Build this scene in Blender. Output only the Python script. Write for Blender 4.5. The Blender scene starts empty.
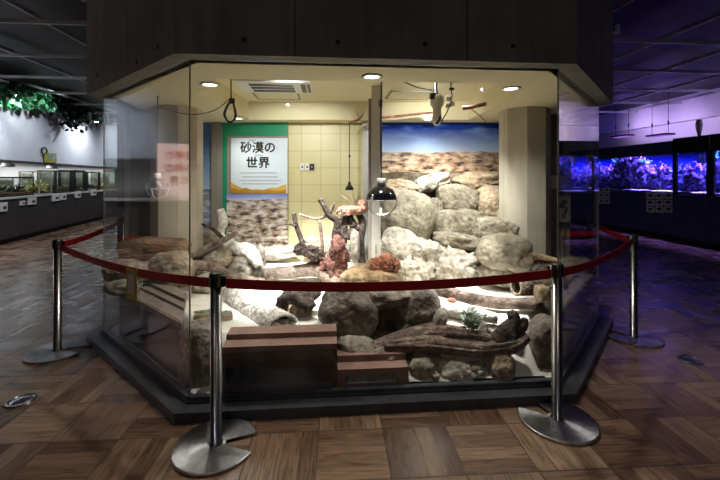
import bpy, bmesh, math, random
from math import sin, cos, pi, radians, atan2, sqrt, hypot
from mathutils import Vector, Matrix, Euler, noise, geometry

SC = bpy.context.scene
COL = SC.collection
F, H, HZ = 380.0, 1.46, 178.0          # focal length in px, eye height, horizon row


def at(x, y, Y):
    """point of the room seen at (x, y) of the photograph, Y metres ahead of the camera"""
    return Vector(((x - 360) / F * Y, Y, H - (y - HZ) / F * Y))


def lin(r, g, b):
    def f(v):
        v /= 255.0
        return v / 12.92 if v <= 0.04045 else ((v + 0.055) / 1.055) ** 2.4
    return (f(r), f(g), f(b), 1.0)


# ------------------------------------------------------------------ materials
def newmat(name):
    m = bpy.data.materials.new(name)
    m.use_nodes = True
    nt = m.node_tree
    nt.nodes.clear()
    out = nt.nodes.new('ShaderNodeOutputMaterial')
    return m, nt, out


def N(nt, kind, **kw):
    n = nt.nodes.new(kind)
    for k, v in kw.items():
        if k == 'op':
            n.operation = v
        else:
            setattr(n, k, v)
    return n


def math_node(nt, op, a, b=None, c=None):
    n = nt.nodes.new('ShaderNodeMath')
    n.operation = op
    for i, v in enumerate((a, b, c)):
        if v is None:
            continue
        if isinstance(v, (int, float)):
            n.inputs[i].default_value = v
        else:
            nt.links.new(v, n.inputs[i])
    return n.outputs[0]


def ramp(nt, fac, stops, interp='LINEAR'):
    n = nt.nodes.new('ShaderNodeValToRGB')
    n.color_ramp.interpolation = interp
    el = n.color_ramp.elements
    while len(el) < len(stops):
        el.new(0.5)
    for e, (p, c) in zip(el, stops):
        e.position = p
        e.color = c if len(c) == 4 else (*c, 1)
    nt.links.new(fac, n.inputs[0])
    return n.outputs[0]


def mix(nt, fac, a, b, mode='MIX'):
    n = nt.nodes.new('ShaderNodeMix')
    n.data_type = 'RGBA'
    n.blend_type = mode
    for sock, v in ((n.inputs[0], fac), (n.inputs[6], a), (n.inputs[7], b)):
        if isinstance(v, (int, float)):
            sock.default_value = v
        elif isinstance(v, tuple):
            sock.default_value = v
        else:
            nt.links.new(v, sock)
    return n.outputs[2]


def surf(name, stops, rough=0.6, metal=0.0, scale=4.0, bump=0.0, bscale=None, stretch=(1, 1, 1), detail=6, spec=0.4, contrast=(0.3, 0.7), speck=0.0, speck_scale=26.0):
    """noise-varied principled material; stops = list of colours"""
    m, nt, out = newmat(name)
    tc = N(nt, 'ShaderNodeTexCoord')
    mp = N(nt, 'ShaderNodeMapping')
    mp.inputs['Scale'].default_value = stretch
    nt.links.new(tc.outputs['Object'], mp.inputs[0])
    bs = N(nt, 'ShaderNodeBsdfPrincipled')
    bs.inputs['Roughness'].default_value = rough
    bs.inputs['Metallic'].default_value = metal
    bs.inputs['Specular IOR Level'].default_value = spec
    if len(stops) == 1:
        bs.inputs['Base Color'].default_value = stops[0]
    else:
        nz = N(nt, 'ShaderNodeTexNoise')
        nz.inputs['Scale'].default_value = scale
        nz.inputs['Detail'].default_value = detail
        nz.inputs['Roughness'].default_value = 0.62
        nt.links.new(mp.outputs[0], nz.inputs['Vector'])
        k = len(stops) - 1
        st = [(contrast[0] + (contrast[1] - contrast[0]) * i / k, s) for i, s in enumerate(stops)]
        colr = ramp(nt, nz.outputs[0], st)
        if speck:
            n3 = N(nt, 'ShaderNodeTexNoise')
            n3.inputs['Scale'].default_value = speck_scale
            n3.inputs['Detail'].default_value = 6
            n3.inputs['Roughness'].default_value = 0.75
            nt.links.new(mp.outputs[0], n3.inputs['Vector'])
            g1, g2 = 1 - speck, 1 + speck * .55
            colr = mix(nt, 1.0, colr, ramp(nt, n3.outputs[0], [(0.36, (g1 * .95, g1 * .92, g1 * .88, 1)), (0.5, (1, 1, 1, 1)), (0.68, (g2, g2, g2, 1))]), 'MULTIPLY')
        nt.links.new(colr, bs.inputs['Base Color'])
    if bump:
        n2 = N(nt, 'ShaderNodeTexNoise')
        n2.inputs['Scale'].default_value = bscale or scale * 4
        n2.inputs['Detail'].default_value = 8
        nt.links.new(mp.outputs[0], n2.inputs['Vector'])
        bp = N(nt, 'ShaderNodeBump')
        bp.inputs['Strength'].default_value = min(1.0, bump * 1.4)
        bp.inputs['Distance'].default_value = 0.03
        nt.links.new(n2.outputs[0], bp.inputs['Height'])
        nt.links.new(bp.outputs[0], bs.inputs['Normal'])
    nt.links.new(bs.outputs[0], out.inputs[0])
    return m


def emit(name, col, strength):
    m, nt, out = newmat(name)
    e = N(nt, 'ShaderNodeEmission')
    e.inputs[0].default_value = col
    e.inputs[1].default_value = strength
    nt.links.new(e.outputs[0], out.inputs[0])
    return m


def glass(name, tint=(0.97, 0.985, 0.98, 1), f0=0.035, rough=0.0, maxr=0.96):
    """clear pane: transparent plus mirror reflection growing with the angle (Schlick)"""
    m, nt, out = newmat(name)
    tr = N(nt, 'ShaderNodeBsdfTransparent')
    tr.inputs[0].default_value = tint
    gl = N(nt, 'ShaderNodeBsdfGlossy')
    gl.inputs['Roughness'].default_value = rough
    gl.inputs[0].default_value = (0.95, 0.97, 1, 1)
    lw = N(nt, 'ShaderNodeLayerWeight')
    lw.inputs[0].default_value = 0.5
    p = math_node(nt, 'POWER', lw.outputs['Facing'], 5.0)
    f = math_node(nt, 'MULTIPLY_ADD', p, maxr, f0)
    ms = N(nt, 'ShaderNodeMixShader')
    nt.links.new(f, ms.inputs[0])
    nt.links.new(tr.outputs[0], ms.inputs[1])
    nt.links.new(gl.outputs[0], ms.inputs[2])
    nt.links.new(ms.outputs[0], out.inputs[0])
    return m


def floor_material():
    m, nt, out = newmat('parquet_blocks')
    T = 0.37
    tc = N(nt, 'ShaderNodeTexCoord')
    mp = N(nt, 'ShaderNodeMapping')
    mp.inputs['Rotation'].default_value = (0, 0, radians(-3.5))
    mp.inputs['Scale'].default_value = (1 / T, 1 / T, 1)
    mp.inputs['Location'].default_value = (0.28, 0.05, 0)
    nt.links.new(tc.outputs['Object'], mp.inputs[0])
    sx = N(nt, 'ShaderNodeSeparateXYZ')
    nt.links.new(mp.outputs[0], sx.inputs[0])
    u, v = sx.outputs[0], sx.outputs[1]
    fu, fv = math_node(nt, 'FLOOR', u), math_node(nt, 'FLOOR', v)
    lu, lv = math_node(nt, 'FRACT', u), math_node(nt, 'FRACT', v)
    chk = math_node(nt, 'FLOORED_MODULO', math_node(nt, 'ADD', fu, fv), 2.0)
    inv = math_node(nt, 'SUBTRACT', 1.0, chk)

    def sel(a, b):
        return math_node(nt, 'ADD', math_node(nt, 'MULTIPLY', a, inv), math_node(nt, 'MULTIPLY', b, chk))
    p, q = sel(lu, lv), sel(lv, lu)
    NP = 4.0
    pn = math_node(nt, 'MULTIPLY', p, NP)
    idx = math_node(nt, 'FLOOR', pn)
    fr = math_node(nt, 'FRACT', pn)
    cb = N(nt, 'ShaderNodeCombineXYZ')
    nt.links.new(math_node(nt, 'MULTIPLY_ADD', fu, 7.13, idx), cb.inputs[0])
    nt.links.new(fv, cb.inputs[1])
    wn = N(nt, 'ShaderNodeTexWhiteNoise')
    wn.noise_dimensions = '3D'
    nt.links.new(cb.outputs[0], wn.inputs[0])
    cb2 = N(nt, 'ShaderNodeCombineXYZ')
    nt.links.new(fu, cb2.inputs[0]); nt.links.new(fv, cb2.inputs[1])
    cb2.inputs[2].default_value = 4.7
    wt = N(nt, 'ShaderNodeTexWhiteNoise')
    nt.links.new(cb2.outputs[0], wt.inputs[0])
    tone = math_node(nt, 'ADD', math_node(nt, 'MULTIPLY', wn.outputs[0], 0.6), math_node(nt, 'MULTIPLY', wt.outputs[0], 0.4))
    base = ramp(nt, tone, [(0.15, lin(94, 72, 60)), (0.4, lin(118, 92, 75)), (0.65, lin(138, 110, 90)), (0.9, lin(152, 126, 104))])
    gv = N(nt, 'ShaderNodeCombineXYZ')
    nt.links.new(math_node(nt, 'MULTIPLY', p, 26.0), gv.inputs[0])
    nt.links.new(math_node(nt, 'MULTIPLY', q, 2.2), gv.inputs[1])
    nt.links.new(math_node(nt, 'MULTIPLY', wn.outputs[0], 60.0), gv.inputs[2])
    gn = N(nt, 'ShaderNodeTexNoise')
    gn.inputs['Scale'].default_value = 1.0
    gn.inputs['Detail'].default_value = 5
    gn.inputs['Distortion'].default_value = 0.7
    nt.links.new(gv.outputs[0], gn.inputs['Vector'])
    gcol = ramp(nt, gn.outputs[0], [(0.32, (0.45, 0.42, 0.4, 1)), (0.5, (0.95, 0.92, 0.9, 1)), (0.7, (1.3, 1.25, 1.2, 1))])
    col = mix(nt, 1.0, base, gcol, 'MULTIPLY')
    d1 = math_node(nt, 'MULTIPLY', math_node(nt, 'MINIMUM', fr, math_node(nt, 'SUBTRACT', 1.0, fr)), T / NP)
    du = math_node(nt, 'MINIMUM', lu, math_node(nt, 'SUBTRACT', 1.0, lu))
    dv = math_node(nt, 'MINIMUM', lv, math_node(nt, 'SUBTRACT', 1.0, lv))
    d2 = math_node(nt, 'MULTIPLY', math_node(nt, 'MINIMUM', du, dv), T * 0.45)
    d = math_node(nt, 'MINIMUM', d1, d2)
    g = N(nt, 'ShaderNodeMapRange')
    g.inputs[1].default_value, g.inputs[2].default_value = 0.0005, 0.0022
    nt.links.new(d, g.inputs[0])
    col = mix(nt, g.outputs[0], lin(26, 19, 17), col)
    bs = N(nt, 'ShaderNodeBsdfPrincipled')
    nt.links.new(col, bs.inputs['Base Color'])
    rn = N(nt, 'ShaderNodeTexNoise')
    rn.inputs['Scale'].default_value = 3.0
    nt.links.new(tc.outputs['Object'], rn.inputs['Vector'])
    rgh = math_node(nt, 'ADD', math_node(nt, 'MULTIPLY_ADD', rn.outputs[0], 0.14, 0.15), math_node(nt, 'MULTIPLY', wn.outputs[0], 0.12))
    nt.links.new(math_node(nt, 'ADD', rgh, math_node(nt, 'MULTIPLY', math_node(nt, 'SUBTRACT', 1.0, g.outputs[0]), 0.4)), bs.inputs['Roughness'])
    bs.inputs['Specular IOR Level'].default_value = 0.5
    nt.links.new(bs.outputs[0], out.inputs[0])
    return m


def tile_material():
    m, nt, out = newmat('yellow_wall_tile')
    tc = N(nt, 'ShaderNodeTexCoord')
    sx = N(nt, 'ShaderNodeSeparateXYZ')
    nt.links.new(tc.outputs['Object'], sx.inputs[0])
    cb = N(nt, 'ShaderNodeCombineXYZ')
    nt.links.new(sx.outputs[0], cb.inputs[0]); nt.links.new(sx.outputs[2], cb.inputs[1])
    br = N(nt, 'ShaderNodeTexBrick')
    br.offset = 0.0
    br.inputs['Scale'].default_value = 1.0
    br.inputs['Brick Width'].default_value = 0.262
    br.inputs['Row Height'].default_value = 0.228
    br.inputs['Mortar Size'].default_value = 0.004
    br.inputs['Color1'].default_value = lin(216, 206, 160)
    br.inputs['Color2'].default_value = lin(208, 197, 148)
    br.inputs['Mortar'].default_value = lin(172, 160, 116)
    nt.links.new(cb.outputs[0], br.inputs['Vector'])
    bs = N(nt, 'ShaderNodeBsdfPrincipled')
    bs.inputs['Roughness'].default_value = 0.4
    nt.links.new(br.outputs[0], bs.inputs['Base Color'])
    nt.links.new(bs.outputs[0], out.inputs[0])
    return m


def mural_material(name, zb, z_h, z_top, z_bot, sky_top, sky_low, far, ground, dark, light, gscale=5.0):
    """printed desert panorama: sky above z_h, stony plain below"""
    m, nt, out = newmat(name)
    tc = N(nt, 'ShaderNodeTexCoord')
    sx = N(nt, 'ShaderNodeSeparateXYZ')
    nt.links.new(tc.outputs['Object'], sx.inputs[0])
    z = math_node(nt, 'ADD', sx.outputs[2], zb)
    sk = N(nt, 'ShaderNodeMapRange')
    sk.inputs[1].default_value, sk.inputs[2].default_value = z_h, z_top
    nt.links.new(z, sk.inputs[0])
    sky = ramp(nt, sk.outputs[0], [(0.0, sky_low), (0.35, mixc(sky_low, sky_top, 0.5)), (0.8, sky_top)])
    mp = N(nt, 'ShaderNodeMapping'); mp.inputs['Scale'].default_value = (1.6, 1, 7)
    nt.links.new(tc.outputs['Object'], mp.inputs[0])
    cl = N(nt, 'ShaderNodeTexNoise'); cl.inputs['Scale'].default_value = 1.8; cl.inputs['Detail'].default_value = 5
    nt.links.new(mp.outputs[0], cl.inputs['Vector'])
    cf = ramp(nt, cl.outputs[0], [(0.5, (0, 0, 0, 1)), (0.75, (0.4, 0.4, 0.4, 1))])
    sky = mix(nt, cf, sky, lin(150, 190, 235))
    mp2 = N(nt, 'ShaderNodeMapping'); mp2.inputs['Scale'].default_value = (1, 1, 2.6)
    nt.links.new(tc.outputs['Object'], mp2.inputs[0])
    gz = N(nt, 'ShaderNodeTexNoise'); gz.inputs['Scale'].default_value = gscale; gz.inputs['Detail'].default_value = 4; gz.inputs['Roughness'].default_value = 0.6
    nt.links.new(mp2.outputs[0], gz.inputs['Vector'])
    gc = ramp(nt, gz.outputs[0], [(0.40, dark), (0.46, ground), (0.53, mixc(ground, light, 0.35)), (0.58, light)])
    gd = N(nt, 'ShaderNodeMapRange')
    gd.inputs[1].default_value, gd.inputs[2].default_value = z_h, z_h - 0.3
    nt.links.new(z, gd.inputs[0])
    gc = mix(nt, gd.outputs[0], mix(nt, 0.3, gc, far), gc)
    hz = N(nt, 'ShaderNodeTexNoise'); hz.inputs['Scale'].default_value = 4.0; hz.inputs['Detail'].default_value = 4
    nt.links.new(tc.outputs['Object'], hz.inputs['Vector'])
    zz = math_node(nt, 'SUBTRACT', z, math_node(nt, 'MULTIPLY_ADD', hz.outputs[0], 0.09, -0.04))
    st = math_node(nt, 'GREATER_THAN', zz, z_h)
    bs = N(nt, 'ShaderNodeBsdfPrincipled')
    bs.inputs['Roughness'].default_value = 0.75
    bs.inputs['Specular IOR Level'].default_value = 0.15
    nt.links.new(mix(nt, st, gc, sky), bs.inputs['Base Color'])
    nt.links.new(bs.outputs[0], out.inputs[0])
    return m


def mixc(a, b, t):
    return tuple(a[i] * (1 - t) + b[i] * t for i in range(3)) + (1.0,)


def concrete(name, a, b, rough=0.75):
    """fair-faced concrete: clouds plus faint vertical streaks"""
    m, nt, out = newmat(name)
    tc = N(nt, 'ShaderNodeTexCoord')
    n1 = N(nt, 'ShaderNodeTexNoise'); n1.inputs['Scale'].default_value = 2.2; n1.inputs['Detail'].default_value = 8
    nt.links.new(tc.outputs['Object'], n1.inputs['Vector'])
    mp = N(nt, 'ShaderNodeMapping'); mp.inputs['Scale'].default_value = (14, 14, 0.9)
    nt.links.new(tc.outputs['Object'], mp.inputs[0])
    n2 = N(nt, 'ShaderNodeTexNoise'); n2.inputs['Scale'].default_value = 1.0; n2.inputs['Detail'].default_value = 4
    nt.links.new(mp.outputs[0], n2.inputs['Vector'])
    f = math_node(nt, 'ADD', math_node(nt, 'MULTIPLY', n1.outputs[0], 0.6), math_node(nt, 'MULTIPLY', n2.outputs[0], 0.4))
    bs = N(nt, 'ShaderNodeBsdfPrincipled')
    bs.inputs['Roughness'].default_value = rough
    bs.inputs['Specular IOR Level'].default_value = 0.25
    nt.links.new(ramp(nt, f, [(0.36, a), (0.64, b)]), bs.inputs['Base Color'])
    bp = N(nt, 'ShaderNodeBump'); bp.inputs['Strength'].default_value = 0.2; bp.inputs['Distance'].default_value = 0.01
    nt.links.new(n1.outputs[0], bp.inputs['Height'])
    nt.links.new(bp.outputs[0], bs.inputs['Normal'])
    nt.links.new(bs.outputs[0], out.inputs[0])
    return m


def mesh_ceiling_material():
    m, nt, out = newmat('dark_mesh_panels')
    tc = N(nt, 'ShaderNodeTexCoord')
    wv = N(nt, 'ShaderNodeTexWave'); wv.wave_type = 'BANDS'; wv.bands_direction = 'Y'
    wv.inputs['Scale'].default_value = 9.0; wv.inputs['Distortion'].default_value = 1.0
    nt.links.new(tc.outputs['Object'], wv.inputs['Vector'])
    bs = N(nt, 'ShaderNodeBsdfPrincipled'); bs.inputs['Roughness'].default_value = 0.55
    nt.links.new(ramp(nt, wv.outputs[0], [(0.45, lin(8, 8, 9)), (0.9, lin(27, 27, 30))]), bs.inputs['Base Color'])
    nt.links.new(bs.outputs[0], out.inputs[0])
    return m


MT = {}
MT['floor'] = floor_material()
MT['tile'] = tile_material()
MT['glass'] = glass('clear_glass_pane')
MT['tankglass'] = glass('thin_tank_glass', (0.97, 0.99, 0.98, 1), 0.03)
MT['water'] = glass('aquarium_water', (0.86, 0.93, 1.0, 1), 0.0, 0.0, 0.0)
MT['pond'] = glass('still_pond_water', (0.42, 0.45, 0.4, 1), 0.06)
MT['concrete'] = concrete('fair_faced_concrete', lin(108, 107, 100), lin(138, 136, 127))
MT['column'] = concrete('column_concrete', lin(170, 164, 148), lin(198, 192, 176))
MT['curb'] = concrete('dark_curb_stone', lin(58, 60, 66), lin(84, 86, 92), 0.35)
MT['plaster'] = surf('beige_plaster', [lin(222, 212, 174), lin(228, 219, 182)], 0.8, scale=3)
MT['ceil'] = mesh_ceiling_material()
MT['beam'] = surf('grey_painted_steel', [lin(205, 205, 208), lin(220, 220, 222)], 0.45, 0.3)
MT['wallwhite'] = surf('white_wall_paint', [lin(205, 206, 212), lin(214, 214, 220)], 0.8, scale=2)
MT['niche'] = surf('white_niche_paint', [lin(228, 228, 224), lin(235, 235, 232)], 0.7)
MT['counter'] = surf('dark_counter_laminate', [lin(66, 62, 62), lin(74, 70, 70)], 0.5)
MT['countertop'] = surf('pale_counter_edge', [lin(185, 185, 180), lin(196, 196, 190)], 0.4)
MT['black'] = surf('black_plastic', [lin(16, 16, 18), lin(24, 24, 26)], 0.4)
MT['blackgloss'] = surf('black_enamel', [lin(14, 15, 24)], 0.12, spec=0.7)
MT['darkhall'] = surf('dark_hall_paint', [lin(40, 40, 44), lin(48, 48, 52)], 0.7)
MT['darkcab'] = surf('navy_cabinet', [lin(56, 64, 96), lin(64, 72, 106)], 0.5)
MT['steel'] = surf('brushed_steel', [lin(150, 150, 152), lin(178, 178, 180)], 0.27, 1.0, scale=6, stretch=(1, 1, 0.05))
MT['steelbase'] = surf('turned_steel', [lin(140, 140, 146), lin(188, 188, 194)], 0.3, 1.0, scale=22, bump=0.05)
_nt = MT['steelbase'].node_tree
_b = [n for n in _nt.nodes if n.type == 'BSDF_PRINCIPLED'][0]
_b.inputs['Anisotropic'].default_value = 0.85
_b.inputs['Roughness'].default_value = 0.34
_t = _nt.nodes.new('ShaderNodeTangent'); _t.direction_type = 'RADIAL'; _t.axis = 'Z'
_nt.links.new(_t.outputs[0], _b.inputs['Tangent'])
MT['belt'] = surf('red_webbing', [lin(158, 10, 22), lin(176, 16, 28)], 0.6, scale=60, bump=0.2, bscale=300)
MT['white'] = surf('white_plastic', [lin(225, 225, 220)], 0.45)
MT['offwhite'] = surf('card_white', [lin(215, 215, 210), lin(222, 222, 218)], 0.6)
MT['print'] = surf('printed_photo', [lin(28, 30, 28), lin(70, 66, 50), lin(150, 140, 110)], 0.5, scale=30)
MT['sand'] = surf('pale_desert_sand', [lin(216, 211, 200), lin(238, 235, 227), lin(246, 244, 239)], 0.9, scale=3, bump=0.25, bscale=60)
MT['rock_tan'] = surf('tan_sandstone', [lin(100, 93, 80), lin(150, 142, 124), lin(184, 176, 156)], 0.9, scale=5, bump=0.55, bscale=22, speck=0.45)
MT['rock_grey'] = surf('grey_rock', [lin(92, 86, 78), lin(142, 136, 124), lin(172, 166, 152)], 0.9, scale=6, bump=0.6, bscale=20, speck=0.45)
MT['rock_warm'] = surf('warm_sandstone', [lin(128, 110, 90), lin(176, 156, 130), lin(200, 184, 158)], 0.9, scale=6, bump=0.6, bscale=26, speck=0.45)
MT['rock_pale'] = surf('pale_plaster_rock', [lin(110, 100, 84), lin(182, 175, 160), lin(206, 200, 188)], 0.9, scale=7, bump=0.8, bscale=18, contrast=(0.28, 0.55), speck=0.55, speck_scale=20)
MT['rock_dark'] = surf('dark_wet_rock', [lin(74, 68, 64), lin(124, 115, 107), lin(168, 158, 148)], 0.75, scale=6, bump=0.6, bscale=24, speck=0.45)
MT['rock_red'] = surf('red_lava_rock', [lin(120, 80, 70), lin(172, 124, 106), lin(196, 154, 132)], 0.9, scale=12, bump=0.8, bscale=40, speck=0.45)
MT['foot_red'] = surf('porous_red_foot', [lin(62, 40, 35), lin(108, 72, 63), lin(138, 98, 86)], 0.9, scale=14, bump=0.8, bscale=40, speck=0.45)
MT['rock_layer'] = surf('layered_red_rock', [lin(78, 60, 50), lin(134, 106, 86), lin(158, 138, 114)], 0.9, scale=4, bump=0.6, stretch=(1, 1, 5), speck=0.45)
MT['mortar'] = surf('stone_mortar', [lin(52, 46, 38), lin(104, 94, 78), lin(156, 146, 124)], 0.95, scale=7, bump=0.8, bscale=20, speck=0.45)
MT['wood_grey'] = surf('weathered_wood', [lin(70, 60, 54), lin(118, 104, 94), lin(158, 146, 134)], 0.85, scale=9, bump=0.6, bscale=30, speck=0.45)
MT['wood_brown'] = surf('brown_driftwood', [lin(62, 50, 44), lin(120, 102, 92), lin(166, 148, 136)], 0.85, scale=10, bump=0.7, bscale=34, speck=0.45)
MT['wood_dark'] = surf('dark_cork_bark', [lin(30, 24, 22), lin(66, 54, 50), lin(104, 90, 84)], 0.9, scale=14, bump=0.9, bscale=34, speck=0.45)
MT['wood_white'] = surf('bleached_wood', [lin(130, 122, 112), lin(214, 208, 198), lin(236, 232, 226)], 0.85, scale=9, bump=0.8, bscale=30, contrast=(0.3, 0.5), speck=0.45)
MT['wood_tan'] = surf('tan_bark_inside', [lin(116, 98, 78), lin(172, 152, 124), lin(200, 184, 156)], 0.85, scale=8, bump=0.5, bscale=26, speck=0.45)
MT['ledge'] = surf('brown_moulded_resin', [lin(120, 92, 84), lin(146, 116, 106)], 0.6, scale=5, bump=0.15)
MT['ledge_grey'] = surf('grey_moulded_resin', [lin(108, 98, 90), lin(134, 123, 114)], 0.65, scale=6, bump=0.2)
MT['ledge_shade'] = surf('shade_dark_resin', [lin(30, 27, 28), lin(40, 36, 37)], 0.6)  # near-black: shade under and inside the ledges put into the colour
MT['ledge_unlit'] = surf('shaded_brown_resin_front', [lin(58, 48, 47), lin(70, 58, 56)], 0.6, scale=5, bump=0.15)  # ledge brown darkened, so the unlit front is painted in
MT['green'] = surf('green_frame_paint', [lin(28, 128, 92), lin(34, 138, 100)], 0.4)
MT['poster'] = surf('pale_blue_poster', [lin(206, 218, 230), lin(214, 224, 234)], 0.4)
MT['ink'] = surf('olive_ink', [lin(66, 62, 32)], 0.6)
MT['inkfaint'] = surf('faint_ink', [lin(150, 156, 156)], 0.6)
MT['dune1'] = surf('printed_dune', [lin(190, 150, 56), lin(206, 168, 74)], 0.5)
MT['dune2'] = surf('printed_dune_shade', [lin(158, 116, 36), lin(172, 132, 48)], 0.5)
MT['greyframe'] = surf('grey_door_frame', [lin(128, 122, 112), lin(140, 134, 124)], 0.5)
MT['alu'] = surf('anodised_profile', [lin(186, 184, 178), lin(198, 196, 190)], 0.4, 0.3)
MT['pinkpaper'] = surf('pink_sign_paper', [lin(242, 206, 202), lin(246, 216, 212)], 0.5)
MT['redink'] = surf('red_ink', [lin(176, 14, 14)], 0.5)
MT['yellowcard'] = surf('yellow_card', [lin(190, 176, 84), lin(200, 186, 96)], 0.5)
MT['leaf'] = surf('ivy_leaf', [lin(28, 74, 44), lin(60, 130, 84), lin(96, 164, 116)], 0.45, scale=12)
MT['leaf_dark'] = surf('dark_ivy_leaf', [lin(14, 32, 20), lin(30, 58, 36)], 0.5, scale=12)
MT['leaf_yellow'] = surf('yellow_green_leaf', [lin(120, 124, 40), lin(186, 184, 84)], 0.5, scale=12)
MT['sage'] = surf('sage_green_leaf', [lin(112, 128, 112), lin(160, 174, 156)], 0.7, scale=20)
MT['soil'] = surf('terrarium_soil', [lin(60, 44, 28), lin(120, 92, 60)], 0.9, scale=14, bump=0.5)
MT['tankback'] = surf('terrarium_backing', [lin(110, 116, 104), lin(166, 170, 150), lin(196, 198, 186)], 0.8, scale=8)
MT['reef'] = surf('reef_rock', [lin(54, 44, 110), lin(110, 96, 170), lin(170, 150, 215)], 0.9, scale=14, bump=0.9, bscale=40)
MT['coral'] = surf('pink_coral', [lin(120, 84, 170), lin(190, 150, 215)], 0.8, scale=18, bump=0.6)
MT['coralgreen'] = surf('green_coral', [lin(60, 140, 150), lin(110, 190, 190)], 0.8, scale=18, bump=0.6)
MT['reefsand'] = surf('reef_sand', [lin(200, 200, 220), lin(230, 230, 240)], 0.9, scale=20)
MT['blueback'] = surf('blue_tank_back', [lin(40, 70, 200), lin(60, 96, 220)], 0.6, scale=1.5)
MT['lens'] = emit('lit_lamp_lens', (1.0, 0.95, 0.84, 1), 14)
MT['coollens'] = emit('cool_lamp_lens', (0.86, 0.93, 1.0, 1), 18)
MT['violetlens'] = emit('violet_lamp_lens', (0.45, 0.2, 1.0, 1), 0.7)
MT['mural'] = mural_material('desert_mural_print', 1.098, 1.80, 2.2, 1.0, lin(22, 52, 146), lin(176, 200, 232), lin(150, 142, 150), lin(176, 140, 106), lin(62, 52, 58), lin(232, 214, 188), 6.5)
MT['strip'] = mural_material('desert_strip_print', 0.525, 1.17, 1.25, 0.5, lin(126, 134, 190), lin(178, 184, 214), lin(104, 98, 110), lin(164, 140, 118), lin(66, 62, 72), lin(226, 218, 208), 7.0)
MT['roomprint'] = mural_material('window_view_print', 0.682, 1.3, 2.1, 0.5, lin(86, 116, 170), lin(170, 190, 214), lin(150, 150, 110), lin(120, 130, 150), lin(60, 70, 90), lin(190, 200, 220), 4.0)
MT['dome'] = surf('floor_dome_steel', [lin(150, 152, 160), lin(176, 178, 186)], 0.25, 0.9)


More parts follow.
